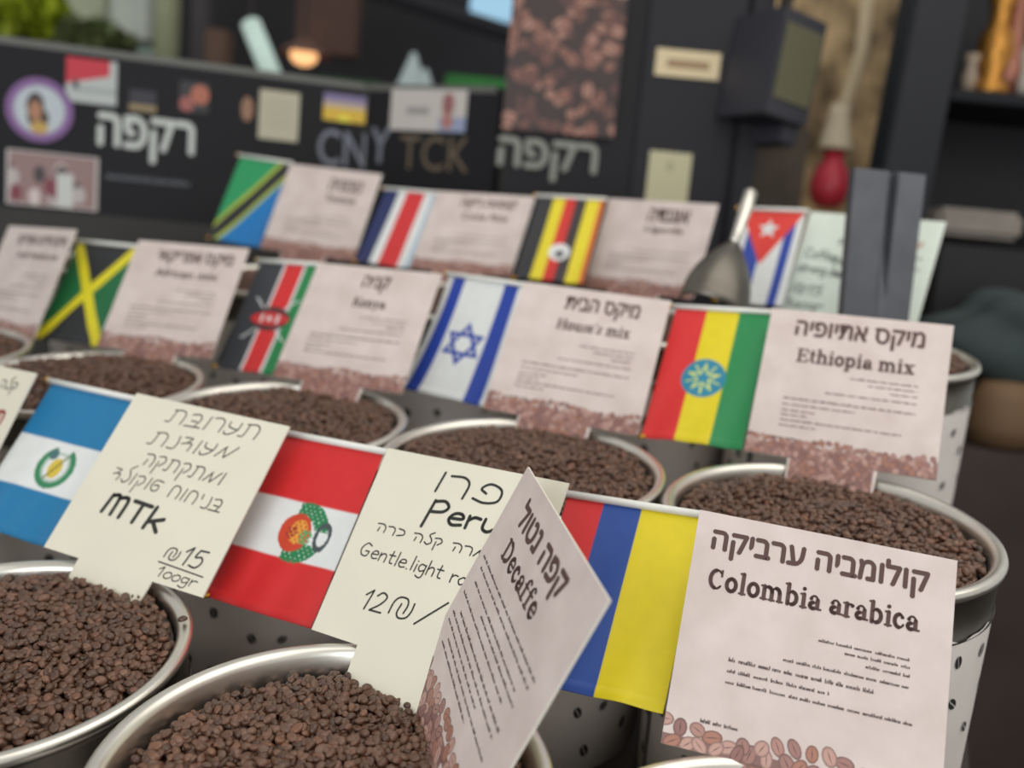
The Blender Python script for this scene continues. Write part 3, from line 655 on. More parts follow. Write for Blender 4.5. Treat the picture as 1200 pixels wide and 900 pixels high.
def f_uga(U, V, A):
    C = stripes(U, V, (.24, .42, .58, .74, .93), (L_(46, 46, 50), L_(226, 208, 40), L_(206, 46, 40), L_(56, 46, 50), L_(226, 208, 40), L_(212, 110, 50))); r = np.hypot(U-.55, (V-.66)*A); put(C, soft(r-.15, .01), WHT); put(C, (np.hypot(U-.56, (V-.68)*A) < .07).astype(float), L_(90, 90, 96)); return C
def f_cub(U, V, A):
    C = stripes(U, V, (.20, .46, .76, .90), (WHT, L_(36, 66, 160), WHT, L_(36, 66, 160), WHT)); put(C, soft(np.abs(U-.5)-.5*(1-V/.58)), L_(222, 60, 50)); put(C, starmask(U, V*A, .50, .20*A, .17, 5, 0, .42).astype(float), WHT); return C
def flag(mw, wd, h, fn, lab, curl=.01, side=0., nx=120):
    A = h/wd; ny = int(nx*A); u = np.linspace(0, 1, nx); v = np.linspace(0, 1, ny); V, U = np.meshgrid(v, u, indexing='ij')
    Cc = fn(U, V, A)
    ph = random.uniform(0, 6)
    X = U*wd-side*wd*V**2*(1-U)*.5; Y = -V*h; Z = .002*np.sin(U*7+ph)*V+.0012*np.sin(U*17+V*5+ph)*V+curl*(V**3)*(.4+.6*(1-U))+.0012*np.sin(V*60)*(V > .94)-.002
    P_ = np.stack([X, Y, Z], -1).reshape(-1, 3)
    me = bpy.data.meshes.new('cloth'); idx = np.arange(nx*ny).reshape(ny, nx)
    Fc = np.stack([idx[:-1, :-1], idx[1:, :-1], idx[1:, 1:], idx[:-1, 1:]], -1).reshape(-1, 4)
    me.from_pydata(P_.tolist(), [], Fc.tolist()); me.polygons.foreach_set('use_smooth', [True]*len(me.polygons))
    a = me.color_attributes.new('Col', 'FLOAT_COLOR', 'POINT'); a.data.foreach_set('color', np.concatenate([Cc.reshape(-1, 3), np.ones((nx*ny, 1))], 1).ravel().astype(np.float32)); me.materials.append(CLOTH)
    p = empty('country_flag', mw); tag(p, lab, 'flag', 'cloth flags hung beside the cards'); o = link('cloth', me, p)
    sd = o.modifiers.new('thick', 'SOLIDIFY'); sd.thickness = .0006; sd.offset = -1
    bm = bmesh.new(); tube(bm, [(-.006, .001, 0), (wd+.004, .001, 0)], .0042, 12); bmo('flag_pole', bm, WHITEP, p, smooth=True)
    bm = bmesh.new(); tube(bm, [(-.0125, .001, 0), (-.010, .001, 0), (-.008, .001, 0), (-.005, .001, 0)], [.001, .0045, .0052, .0035], 10); bmo('pole_tip', bm, GOLD, p, smooth=True)
    bm = bmesh.new(); z = float(P_.reshape(ny, nx, 3)[-1, 0][2]); x = float(P_.reshape(ny, nx, 3)[-1, 0][0]); tube(bm, [(x-.006, -h+.001, z), (x+.001, -h+.001, z), (x+.006, -h+.003, z)], [.0025, .0035, .002], 8); bmo('corner_bead', bm, GOLD, p, smooth=True)
    return p
flag(pose((-.636, 1.268, -.2437), 0, 36.5, 1), .150, .213, f_gua, 'sky blue and white striped flag with a green wreath, lower left beside the cream card', .004)
flag(pose((-.2763, 1.1227, -.2532), 4.3, 34.3, -1.5), .150, .212, f_peru, 'red and white striped flag with a crest, left of the Peru card', .004)
flag(pose((.0705, .9736, -.2582), -1.5, 46, -2.3), .146, .209, f_col, 'red, blue and yellow striped flag left of the Colombia arabica card', .004)
flag(pose((-.9172, 1.9272, -.0722), -7.2, 31.1, -.5), .145, .225, f_jam, 'black and green flag with a yellow diagonal cross', .003)
flag(pose((-.4969, 1.7719, -.0716), 6, 29.6, -2.6), .142, .224, f_ken, 'black, red and green flag with a shield and crossed spears', .003)
flag(pose((-.1257, 1.618, -.0583), 5, 23.3, 1.7), .148, .215, f_isr, 'white flag with two blue stripes and a blue six-pointed star', .012, .25)
flag(pose((.2429, 1.4522, -.07), 4.8, 36.5, -3.7), .146, .231, f_eth, 'red, yellow and green flag with a blue star disc', .004)
flag(pose((-.731, 2.3828, .1608), -5.3, 23.6, 4.3), .148, .230, f_tan, 'green and blue flag with a black diagonal band edged yellow, top row', .003)
flag(pose((-.3392, 2.2314, .1054), -3.9, 34.7, .8), .137, .210, f_cos, 'navy, white and red striped flag in the top row', .003)
flag(pose((.0199, 2.0718, .1132), -3.7, 36.7, -1.3), .149, .222, f_uga, 'black, yellow and red striped flag with a white disc, top row', .003)
flag(pose((.431, 1.9268, .1171), 10.4, 26.0, -1.3), .132, .208, f_cub, 'blue and white striped flag with a red triangle and white star, top row', .003)

# ---------------------------------------------------------------- scoops
sc_ = empty('coffee_scoop', Matrix.Identity(4)); tag(sc_, 'silver metal coffee scoop stuck in beans behind the red yellow green flag', 'scoop')
hp = at(880, 226, 1.72); hq = at(858, 292, 1.66); bq = at(830, 372, 1.58)
bm = bmesh.new(); tube(bm, [hp+Vector((.004, 0, .004)), hp, hp.lerp(hq, .3), hp.lerp(hq, .7), hq], [.006, .0125, .012, .009, .008], 14); bmo('handle', bm, STEEL, sc_, smooth=True)
def scoop_bowl():
    ax = (bq-hq).normalized(); side = ax.cross(Vector((0, -1, 0))).normalized(); front = side.cross(ax)
    V = []; Fc = []; nu, nv = 20, 10
    for i in range(nv+1):
        s = i/nv; rad = .058*math.sin(min(1, .12+s*1.1)*math.pi/2); c0 = hq+ax*(s*.15-.01)
        for k in range(nu+1):
            a = math.pi*(-.08+1.16*k/nu); V.append(c0+side*(rad*math.cos(a))+(-front)*(rad*math.sin(a)*.8)*-1)
    for i in range(nv):
        for k in range(nu): q = i*(nu+1)+k; Fc.append((q, q+1, q+nu+2, q+nu+1))
    o = arr('bowl', V, Fc, STEELD, sc_, smooth=True); m = o.modifiers.new('t', 'SOLIDIFY'); m.thickness = .0015
scoop_bowl()
# folded dark grey metal channel standing in front of the pale green card
gm = mat('dark_grey_metal', (84, 86, 92), .42, .35, noise=.12, nscale=25)
P0, P1, P2, P3 = at(1000, 196, 1.62), at(1087, 205, 1.62), at(1066, 380, 1.56), at(986, 372, 1.56)
V = []; Fc = []; prof = [(0, .02), (.02, 0), (.47, 0), (.52, .018), (.56, .018), (.62, .0), (.98, 0), (1, .02)]; nr = 8
for i in range(nr+1):
    s = i/nr
    for q, (a, dep) in enumerate(prof):
        p = P0.lerp(P3, s*1.35).lerp(P1.lerp(P2, s*1.35), a); k = max(0., 1-max(0, s-.35)*3) if 2 < q < 5 else 1.
        V.append(p+Vector((0, dep*k, 0)))
n = len(prof)
for i in range(nr):
    for q in range(n-1): a = i*n+q; Fc.append((a, a+n, a+n+1, a+1))
o = arr('metal_channel', V, Fc, gm); m = o.modifiers.new('t', 'SOLIDIFY'); m.thickness = .002
tag(o, 'dark grey folded metal channel standing upright before the pale green card', 'metal channel')

# ---------------------------------------------------------------- backdrop: board, cabinet, post, shelves
def slab(name, u0, v0, u1, v1, Y, th, m, lab=None, cat=None, group=None, parent=None, kind=None, bev=.003, tilt=0., z1=None):
    """box whose front face spans two opposite points of a plane at distance Y"""
    a = at(u0, (v0), Y); b = at(u1, (v1), Y)
    x0, x1 = min(a.x, b.x), max(a.x, b.x); zt, zb = max(a.z, b.z), min(a.z, b.z)
    if z1 is not None: zb = z1
    c = Vector(((x0+x1)/2, Y, (zt+zb)/2)); bm = bmesh.new(); bx(bm, (x0-c.x, 0, zb-c.z), (x1-c.x, th, zt-c.z), bev)
    o = bmo(name, bm, m, parent, None if parent else None); o.location = c if parent is None else c-parent.location
    if tilt: o.rotation_euler = (0, tilt, 0)
    if lab: tag(o, lab, cat, group)
    if kind: o['kind'] = kind
    return o
def pane(name, pts, fn, m=PAINT, lab=None, cat=None, group=None, parent=None, nx=60, th=.002, mask=None):
    """a flat print: pts = top left, top right, bottom left in the world"""
    a, b, c = pts; wd = (b-a).length; h = (c-a).length; A = h/wd; ny = max(8, int(nx*A)); u = np.linspace(0, 1, nx); v = np.linspace(0, 1, ny); V, U = np.meshgrid(v, u, indexing='ij'); Cc = fn(U, V, A)
    P_ = np.stack([U*wd, -V*h, np.full_like(U, th)], -1).reshape(-1, 3); idx = np.arange(nx*ny).reshape(ny, nx)
    Fc = np.stack([idx[:-1, :-1], idx[1:, :-1], idx[1:, 1:], idx[:-1, 1:]], -1).reshape(-1, 4)
    if mask is not None:
        mk = mask(U, V, A).ravel(); Fc = Fc[mk[Fc].all(1)]
    me = bpy.data.meshes.new(name); me.from_pydata(P_.tolist(), [], Fc.tolist())
    at_ = me.color_attributes.new('Col', 'FLOAT_COLOR', 'POINT'); at_.data.foreach_set('color', np.concatenate([Cc.reshape(-1, 3), np.ones((nx*ny, 1))], 1).ravel().astype(np.float32)); me.materials.append(m)
    o = bpy.data.objects.new(name, me); COL.objects.link(o); X = (b-a).normalized(); Dn = (c-a).normalized(); mw = basis(a-Vector((0, 0, CZ)), X, Dn)
    sd = o.modifiers.new('thick', 'SOLIDIFY'); sd.thickness = th; sd.offset = -1
    if parent is not None: o.parent = parent; o.matrix_local = parent.matrix_world.inverted()@mw
    else: o.matrix_world = mw
    if lab: tag(o, lab, cat, group)
    return o
def on(Pl, u, v, off=.004):                    # point of the picture on a vertical plane through Pl=(p, dir)
    p, d = Pl; n = Vector((d.y, -d.x, 0)).normalized()
    if n.y > 0: n = -n
    r = at(u, v, 1.)-Vector((0, 0, CZ)); o = Vector((0, 0, CZ)); s = (p+n*off-o).dot(n)/r.dot(n); return o+r*s
# the long black board in two lengths, meeting at an angle
BA = (at(0, 50, 2.62), at(432, 103, 2.86)); BB = (at(432, 103, 2.86), at(612, 106, 2.66))
PA = (BA[0], Vector((BA[1].x-BA[0].x, BA[1].y-BA[0].y, 0)).normalized()); PB = (BB[0], Vector((BB[1].x-BB[0].x, BB[1].y-BB[0].y, 0)).normalized())
def wallseg(name, Pl, u0, u1, vt, zb, th, m, parent=None, ext0=0., ext1=0., ztop=None):
    a = on(Pl, u0, vt, 0)-Pl[1]*ext0; b = on(Pl, u1, vt, 0)+Pl[1]*ext1; zt = ztop if ztop else max(a.z, b.z); n = Vector((-Pl[1].y, Pl[1].x, 0))
    bm = bmesh.new(); vs = [bm.verts.new((q.x+n.x*k, q.y+n.y*k, z)) for z in (zb, zt) for k in (0, th) for q in (a, b)]
    for f in ((0, 1, 5, 4), (2, 6, 7, 3), (0, 4, 6, 2), (1, 3, 7, 5), (4, 5, 7, 6), (0, 2, 3, 1)): bm.faces.new([vs[i] for i in f])
    bmesh.ops.recalc_face_normals(bm, faces=bm.faces); return bmo(name, bm, m, parent), zt
bd = empty('notice_board', Matrix.Identity(4)); tag(bd, 'long black counter board covered with stickers behind the cards', 'board')
za = BA[0].z
wallseg('board_panel', PA, 0, 432, 50, CZ-.02, .03, BLACKB, bd, .5, 0, ztop=za)
wallseg('board_panel', PB, 432, 588, 104, CZ-.02, .03, BLACKB, bd, 0, .0, ztop=za)
wallseg('top_rail', PA, 0, 432, 44, za, .05, mat('grey_rail', (104, 104, 100), .5, .3), bd, .5, 0, ztop=za+.018)
wallseg('top_rail', PB, 432, 588, 44, za, .05, MATS['grey_rail'], bd, 0, 0, ztop=za+.018)
wallseg('counter_front', PA, 0, 432, 50, .0, .02, mat('counter_front', (44, 42, 38), .6, noise=.1, nscale=4), bd, .5, 0, ztop=CZ-.02)
wallseg('counter_front', PB, 432, 588, 50, .0, .02, MATS['counter_front'], bd, 0, 0, ztop=CZ-.02)
def sticker(Pl, u0, v0, u1, v1, fn, lab, cat='sticker', nx=60, mask=None, name='sticker', off=.003, m=PAINT):
    a = on(Pl, u0, v0, off); vb = on(Pl, u0, v1, off); ub = on(Pl, u1, v0+(u1-u0)*.0, off)
    a2 = Vector((a.x, a.y, a.z)); b2 = Vector((ub.x, ub.y, a.z)); c2 = Vector((a.x, a.y, vb.z))
    return pane(name, (a2, b2, c2), fn, m, lab, cat, 'stickers on the black boards', nx=nx, mask=mask)
def flat(c_): return lambda U, V, A: img(U, V, L_(*c_))
def p_portrait(U, V, A):
    C = img(U, V, L_(132, 92, 150)); x, y = U-.5, (V-.5)*A; put(C, soft(np.hypot(x, y)-.37, .02), L_(190, 200, 206)); inn = np.hypot(x, y) < .37
    put(C, (((x+.06)/.13)**2+((y+.06)/.20)**2 < 1).astype(float), L_(58, 40, 36)); put(C, (((x+.02)/.16)**2+((y-.12)/.16)**2 < 1)*inn*1., L_(62, 44, 36)); put(C, (((x+.06)/.095)**2+((y-.02)/.15)**2 < 1).astype(float), L_(176, 124, 92)); put(C, (((x-.0)/.13)**2+((y-.27)/.10)**2 < 1)*inn*1., L_(196, 158, 80)); return C
def p_people(U, V, A):
    C = img(U, V, L_(150, 120, 118))
    for k in range(16):
        cx, cy = random.random(), random.uniform(.1, .9); put(C, ((np.hypot((U-cx)*2., (V-cy)*A*1.3)) < .13).astype(float), L_(*random.choice([(196, 136, 122), (110, 70, 66), (190, 180, 176), (216, 200, 196), (128, 50, 64), (60, 50, 54)])))
    put(C, ((U > .55) & (U < .72) & (V > .35)).astype(float), L_(206, 208, 204)); put(C, soft(np.minimum(np.minimum(U, 1-U), np.minimum(V, 1-V))-.03), L_(200, 194, 190)); return C
def p_red(U, V, A):
    C = img(U, V, L_(186, 192, 190)); put(C, ((V < .45-.3*(U-.5)) & (U < .86)).astype(float), L_(200, 40, 60)); put(C, ((np.abs(V-.7) < .04) & (U > .2)).astype(float)*.5, L_(120, 130, 130)); put(C, ((U > .12) & (U < .25) & (V > .5) & (V < .7)).astype(float), L_(80, 80, 84)); return C
def p_note(U, V, A):
    C = img(U, V, L_(188, 182, 158))
    for y in (.25, .4, .55, .7): put(C, ((np.abs(V-y) < .02) & (U > .2) & (U < .8)).astype(float)*.35, L_(120, 112, 96))
    return C
def p_sun(U, V, A): 
    C = img(U, V, L_(128, 116, 156)); put(C, (V > .30).astype(float), L_(190, 170, 150)); put(C, (V > .5).astype(float), L_(220, 182, 60)); put(C, (np.hypot(U-.5, (V-1)*A) < .16).astype(float), L_(236, 220, 70)); return C
def p_white(U, V, A):
    C = img(U, V, L_(198, 192, 186)); put(C, ((U > .22) & (U < .52) & (np.abs(V-.52) < .09)).astype(float)*.6, L_(110, 106, 110)); put(C, (np.hypot((U-.76)*1.6, (V-.35)*A*1.) < .13).astype(float), L_(150, 96, 96)); put(C, ((U > .66) & (V > .65)).astype(float), L_(150, 160, 190)); put(C, (np.hypot((U-.76)*1.2, (V-.75)*A) < .09).astype(float), L_(176, 120, 110)); return C
sticker(PA, 6, 80, 88, 168, p_portrait, 'round purple sticker with a portrait of a dark-haired person', mask=lambda U, V, A: np.hypot(U-.5, (V-.5)*A) < .5, nx=90)
sticker(PA, 78, 66, 138, 118, p_red, 'red and white sticker beside the round purple one')
sticker(PA, 8, 174, 116, 238, p_people, 'group photograph stuck on the black board below the round sticker', 'photo', nx=90, name='photograph')
sticker(PA, 305, 104, 352, 162, p_note, 'small cream note pinned on the black board', 'note', name='paper_note')
sticker(PA, 283, 112, 298, 142, flat((150, 112, 84)), 'small tan oval sticker left of the cream note', mask=lambda U, V, A: np.hypot(U-.5, (V-.5)) < .5, nx=24)
sticker(PA, 211, 94, 246, 130, lambda U, V, A: (lambda C: (put(C, (np.hypot(U-.7, (V-.4)) < .32).astype(float), L_(178, 104, 80)), put(C, (np.hypot(U-.25, (V-.75)) < .25).astype(float), L_(160, 90, 84)), C)[-1])(img(U, V, L_(46, 42, 46))), 'dark sticker with an orange shape right of the red sticker')
sticker(PA, 152, 104, 184, 130, lambda U, V, A: (lambda C: (put(C, (np.abs(V-.8) < .14).astype(float), L_(150, 130, 90)), C)[-1])(img(U, V, L_(40, 40, 52))), 'small dark sticker above the white lettering')
sticker(PA, 380, 108, 430, 140, p_sun, 'purple and yellow landscape sticker on the black board')
sticker(PB, 460, 104, 549, 152, p_white, 'white label with a small portrait on the black board', 'label', name='paper_label')
def board_text(Pl, lst, m, name):
    k = Ink(); a = on(Pl, lst[0][1], lst[0][2], .002); X = Pl[1]; mw = basis(a-Vector((0, 0, CZ)), X, (0, 0, -1))
    o_x = a
    def loc(u, v): q = on(Pl, u, v, .002); return (q-a).dot(X), (q.z-a.z)
    for txt, u0, v0, u1, v1, rtl, bold in lst:
        x0, yt = loc(u0, v0); x1, _ = loc(u1, v0); _, yb = loc(u0, v1); write_font(k, txt, x0, x1, yb, yt, bold, rtl)
    o = k.build(name, m, bd); o.matrix_local = mw; return o
board_text(PA, [('רקפה', 116, 132, 228, 184, True, .03)], INKW, 'white_lettering')
k = Ink(); a = on(PA, 124, 209, .002)
wd_ = (on(PA, 222, 209, .002)-a).length; fine(k, 0, wd_, 0, .018); o = k.build('small_lettering', mat('grey_print', (120, 122, 130), .6), bd); o.matrix_local = basis(a-Vector((0, 0, CZ)), PA[1], (0, 0, -1))
board_text(PB, [('Y', 436, 150, 458, 190, False, .02)], mat('grey_spray', (118, 122, 134), .6), 'grey_lettering')
board_text(PA, [('CN', 374, 150, 431, 192, False, .01)], MATS['grey_spray'], 'grey_lettering')
board_text(PB, [('TCK', 470, 158, 552, 198, False, .0)], mat('brown_spray', (104, 90, 72), .6), 'brown_lettering')

# tall dark cabinet with the bean poster
CAB = mat('dark_cabinet', (18, 18, 24), .55, noise=.08, nscale=2, spec=.3)
PC = (at(600, 200, 2.62), Vector((1, 0.0, 0)).normalized())
cb = empty('tall_cabinet', Matrix.Identity(4)); tag(cb, 'tall dark cabinet behind the top row of cards, carrying a poster', 'cabinet')
wallseg('body', (PC[0]+Vector((0, .012, 0)), PC[1]), 592, 858, 200, 0, .35, CAB, cb, ztop=CZ+.95)
wallseg('door', PC, 742, 852, 200, .9, .014, mat('cabinet_door', (27, 27, 34), .5, noise=.06, nscale=3, spec=.3), cb, ztop=CZ+.93)
wallseg('edge_strip', (PC[0]-Vector((0, .01, 0)), PC[1]), 860, 884, 200, 0, .2, mat('door_edge', (26, 26, 34), .5, spec=.3), cb, ztop=CZ+.95)
def p_poster(U, V, A):
    C = img(U, V, L_(58, 42, 40)); R3 = np.random.default_rng(5)
    for k in range(170):
        cx, cy = R3.random(), R3.random()*A; r = R3.uniform(.035, .08); an = R3.uniform(0, 3.14); x, y = U-cx, V*A-cy; xr = x*math.cos(an)+y*math.sin(an); yr = -x*math.sin(an)+y*math.cos(an)
        e = (xr/r)**2+(yr/(r*.7))**2; b = np.array([(150, 102, 88), (118, 78, 68), (176, 128, 112), (96, 62, 58)][k % 4]); put(C, (e < 1).astype(float), L_(*b)); put(C, ((e < 1) & (np.abs(yr) < r*.08)).astype(float), L_(56, 36, 34)); put(C, ((e < 1) & (e > .7)).astype(float)*.5, L_(60, 40, 38))
    put(C, ((U > .58) & (V*A < .32)).astype(float), L_(190, 184, 172)); return C
a = on(PC, 606, -60, .006); b = on(PC, 742, -60, .006); c_ = on(PC, 606, 152, .006)
pane('bean_poster', (Vector((a.x, a.y, a.z)), Vector((b.x, b.y, a.z)), Vector((a.x, a.y, c_.z))), p_poster, PAINT, 'poster printed with large roasted coffee beans and a white box', 'poster', nx=200)
board_text(PC, [('רקפה', 586, 160, 702, 206, True, .03)], mat('dim_white_print', (138, 140, 132), .6), 'white_lettering')
sticker(PC, 770, 56, 846, 88, lambda U, V, A: (lambda C: (put(C, ((U > .18) & (U < .84) & (np.abs(V-.52) < .16)).astype(float), L_(150, 120, 90)), C)[-1])(img(U, V, L_(214, 196, 158))), 'cream name tag with brown lettering on the cabinet door', 'label', name='name_tag')
sticker(PC, 762, 176, 812, 262, lambda U, V, A: (lambda C: (put(C, (np.hypot(U-.5, (V-.2)) < .08).astype(float)*.4, L_(110, 105, 85)), C)[-1])(img(U, V, L_(190, 184, 150))), 'yellowish paper note on the cabinet door just above the cards', 'note', name='paper_note')

# stone wall behind, hanging scale and red bottle, dark post
STONE = mat('rough_stone', (180, 154, 116), .85, noise=.7, nscale=7, bump=.6)
o, _ = wallseg('wall_back', (at(960, 200, 3.5), Vector((1, 0, 0))), 860, 1062, 200, 0, .3, STONE, None, ztop=3.2); tag(o, kind='structure')
slab('wooden_upright', 884, 146, 926, 330, 3.2, .08, mat('grey_timber', (88, 78, 68), .8, noise=.2, nscale=10), 'grey brown timber upright beside the stone wall', 'post', z1=.0)
sb = empty('hanging_scale', Matrix.Translation(at(935, 80, 2.5))); tag(sb, 'dark boxy hanging device with an olive side panel beside the stone wall', 'device')
def sub(name, lo, hi, m, parent, bev=.004, rot=None):
    bm = bmesh.new(); bx(bm, lo, hi, bev); o = bmo(name, bm, m, parent)
    if rot: o.rotation_euler = rot
    return o
sub('case', (-.085, 0, -.135), (.075, .18, .135), mat('dark_case', (50, 50, 58), .45), sb)
sb.rotation_euler = (0, math.radians(6), math.radians(30))
pv = sub('side_panel', (-.068, -.004, -.09), (.062, -.0002, .10), mat('olive_panel', (92, 90, 66), .5), sb, .001)
sub('hook_bar', (-.02, .06, .135), (.0, .10, .26), STEELD, sb); sub('lower_bracket', (.01, .02, -.185), (.07, .15, -.136), mat('dark_case', None), sb)
rope = [at(1018, -20, 3.3), at(1010, 60, 3.3), at(992, 118, 3.3), at(984, 140, 3.3)]
bm = bmesh.new(); tube(bm, rope, [.022, .024, .026, .02], 12); o = bmo('hanging_strap', bm, mat('cream_strap', (196, 178, 146), .7), smooth=True); tag(o, 'cream strap hanging down over the stone wall', 'strap')
bp = at(978, 176, 3.2); bo = empty('red_bottle', Matrix.Translation(bp)); tag(bo, 'red round bottle with a pale bell-shaped cap by the stone wall', 'bottle')
bm = bmesh.new(); lathe(bm, [(.001, .15), (.03, .148), (.035, .10), (.05, .03), (.062, .005), (.06, 0), (.001, 0)], 24); bmesh.ops.recalc_face_normals(bm, faces=bm.faces); bmo('bell_cap', bm, mat('cream_cap', (200, 186, 158), .6), bo, smooth=True)
bm = bmesh.new(); lathe(bm, [(.001, -.002), (.034, -.004), (.034, -.04), (.05, -.06), (.064, -.10), (.064, -.14), (.05, -.175), (.03, -.19), (.001, -.192)], 24); bmesh.ops.recalc_face_normals(bm, faces=bm.faces); bmo('red_body', bm, mat('red_plastic', (196, 50, 66), .4), bo, smooth=True)
slab('stone_ledge', 930, 243, 1060, 262, 3.2, .29, STONE, 'stone ledge under the red bottle', 'ledge', z1=0.0)
po = at(1085, 100, 2.45); pb = at(1062, 240, 2.45)
bm = bmesh.new(); bx(bm, (-.066, 0, -1.8), (.066, .12, 1.2), .006); o = bmo('iron_post', bm, mat('dark_post', (26, 28, 35), .5, noise=.08, nscale=3, spec=.35)); o.location = (po.x-.005, 2.45, CZ+.35); o.rotation_euler = (0, math.radians(2.5), 0)
tag(o, 'thick dark blue-grey square post right of the stone wall', 'post')
# shelves at the right
sh = empty('wall_shelf', Matrix.Translation(at(1160, 120, 2.9))); tag(sh, 'dark wall shelf at the upper right with brassware on it', 'shelf')
SHM = mat('dark_shelf', (26, 28, 33), .6, spec=.3)
sub('shelf_board', (-.14, -.05, -.012), (.6, .32, .022), SHM, sh); sub('shelf_board', (-.14, .0, -.34), (.6, .32, -.31), SHM, sh); sub('back_panel', (-.14, .32, -.34), (.6, .34, .5), mat('shelf_dark', (22, 22, 28), .6), sh)
sub('side_panel', (-.16, -.02, -1.4), (-.14, .34, .5), SHM, sh); sub('lower_panel', (-.14, .2, -1.4), (.6, .22, -.36), mat('shelf_lower', (34, 32, 36), .7, noise=.2, nscale=4), sh)
def brass(u, v, s, prof, lab, m):
    p = at(u, v, 2.95); z = sh.location.z+.022; bm = bmesh.new(); lathe(bm, [(r*s, h*s) for r, h in prof], 24); bmesh.ops.recalc_face_normals(bm, faces=bm.faces)
    o = bmo('brass_pot', bm, m, smooth=True); o.location = (p.x, 2.95, z); tag(o, lab, 'pot', 'brassware on the shelf'); return o
BR = mat('brass', (186, 132, 62), .35, .8); CO = mat('copper', (150, 100, 84), .4, .7)
brass(1158, 110, 1., [(.001, 0), (.06, 0), (.058, .03), (.035, .06), (.055, .12), (.05, .18), (.03, .21), (.03, .26), (.045, .30), (.001, .31)], 'brass coffee pot on the upper right shelf', BR)
brass(1180, 100, .8, [(.001, 0), (.05, 0), (.06, .10), (.04, .2), (.03, .34), (.05, .40), (.001, .41)], 'copper pot with a tall neck right of the brass coffee pot', CO)
brass(1202, 105, .9, [(.001, 0), (.06, 0), (.07, .04), (.07, .14), (.05, .18), (.001, .185)], 'pale tin jar at the right end of the upper shelf', mat('pale_tin', (176, 170, 160), .5, .3))
brass(1134, 105, .55, [(.001, 0), (.04, 0), (.045, .1), (.03, .16), (.05, .22), (.001, .23)], 'small pale cup left of the brass coffee pot', mat('pale_cup', (166, 148, 130), .5))
slab('folded_cloth', 1102, 241, 1198, 283, 2.62, .17, mat('pale_cloth', (138, 130, 122), .85, noise=.15, nscale=12, bump=.5), 'pale folded cloth on the lower shelf at right', 'cloth', bev=.015)
o = slab('side_counter', 1104, 285, 1290, 470, 2.60, .22, mat('counter_dark', (26, 24, 28), .6), 'dark side counter under the pale folded cloth', 'counter', z1=.0)
bm = bmesh.new(); bmesh.ops.create_icosphere(bm, subdivisions=4, radius=1)
for v in bm.verts: v.co *= 1+.12*math.sin(v.co.x*5+v.co.z*4)+.08*math.sin(v.co.y*9); v.co = Vector((v.co.x*.26, v.co.y*.16, v.co.z*.12))
o = bmo('teal_bag', bm, mat('teal_fabric', (50, 62, 62), .8, noise=.2, nscale=6), smooth=True); o.location = at(1210, 400, 2.45); tag(o, 'crumpled grey teal bag at the right edge beside the basins', 'bag')
bm = bmesh.new(); lathe(bm, [(.001, 0), (.07, 0), (.08, .05), (.075, .12), (.06, .16), (.001, .165)], 28); bmesh.ops.recalc_face_normals(bm, faces=bm.faces)
o = bmo('clay_jar', bm, mat('tan_clay', (112, 86, 60), .7), smooth=True); o.location = at(1168, 520, 2.35); tag(o, 'tan clay jar at the right edge behind the basins', 'jar')
jz = o.location.z
bm = bmesh.new(); lathe(bm, [(.001, 0), (.05, 0), (.055, .05), (.05, .14), (.001, .145)], 28); bmesh.ops.recalc_face_normals(bm, faces=bm.faces)
o = bmo('pale_jar', bm, mat('pale_clay', (150, 146, 134), .7), smooth=True); o.location = at(1208, 522, 2.35); o.location.z = jz; tag(o, 'pale jar right of the tan clay jar', 'jar')
slab('wooden_crate', 1095, 524, 1330, 700, 2.25, .32, mat('brown_crate', (58, 46, 42), .7, noise=.3, nscale=4), 'dark brown wooden crate on the floor right of the basins', 'crate', z1=.0)

# ---------------------------------------------------------------- the market beyond the board
o, _ = wallseg('wall_far', (at(400, 100, 7.5), Vector((1, 0, 0))), -900, 1500, 100, 0, .2, mat('far_dark', (46, 44, 48), .8, noise=.35, nscale=.9), None, ztop=4.2); tag(o, kind='structure')
def far(name, u0, v0, u1, v1, Y, c_, lab, cat, group=None, rough=.7, nz=.2, bev=.01, emit=None, es=1., z1=None, tilt=0.):
    return slab(name, u0, v0, u1, v1, Y, .12, mat(name+'_'+'_'.join(map(str, c_)), c_, rough, noise=nz, nscale=3, emit=emit, estr=es), lab, cat, group, bev=bev, z1=z1, tilt=tilt)
def bush(u, v, Y, r, col, lab, n=260):
    V = []; Fc = []; c0 = at(u, v, Y)
    for i in range(n):
        d = np.array([random.gauss(0, 1) for _ in range(3)]); d = d/np.linalg.norm(d)*random.uniform(.5, 1)*np.array(r); p = np.array(c0)+d
        a = np.array([random.gauss(0, 1) for _ in range(3)]); a /= np.linalg.norm(a); b = np.cross(a, [.3, .5, .8]); b /= np.linalg.norm(b); s = .07; k = len(V)
        V += [p-a*s, p+b*s*.45, p+a*s, p-b*s*.45]; Fc.append((k, k+1, k+2, k+3))
    root = empty('leafy_shrub', Matrix.Translation(c0)); tag(root, lab, 'shrub')
    o = arr('foliage', [tuple(np.array(p)-np.array(c0)) for p in V], Fc, mat('leaf_%d_%d_%d' % col, col, .6, noise=.3, nscale=5), root); o['kind'] = 'stuff'
    bm = bmesh.new(); tube(bm, [(0, 0, -c0.z), (0, 0, -.1), (.05, 0, .1)], [.05, .04, .015], 8); bmo('stem', bm, WOOD, root, smooth=True)
bush(28, 10, 5.2, (.22, .2, .22), (176, 190, 44), 'bright yellow-green leafy shrub at the top left corner', 420)
bush(112, 46, 5.1, (.20, .16, .09), (100, 112, 70), 'olive green shrub behind the board at the top left')
bush(-80, 40, 5.7, (.2, .2, .3), (90, 110, 50), 'green shrub cut by the left edge')
far('white_banner', 78, -40, 122, 30, 6.4, (196, 204, 176), 'pale greenish banner behind the shrubs', 'banner', z1=0)
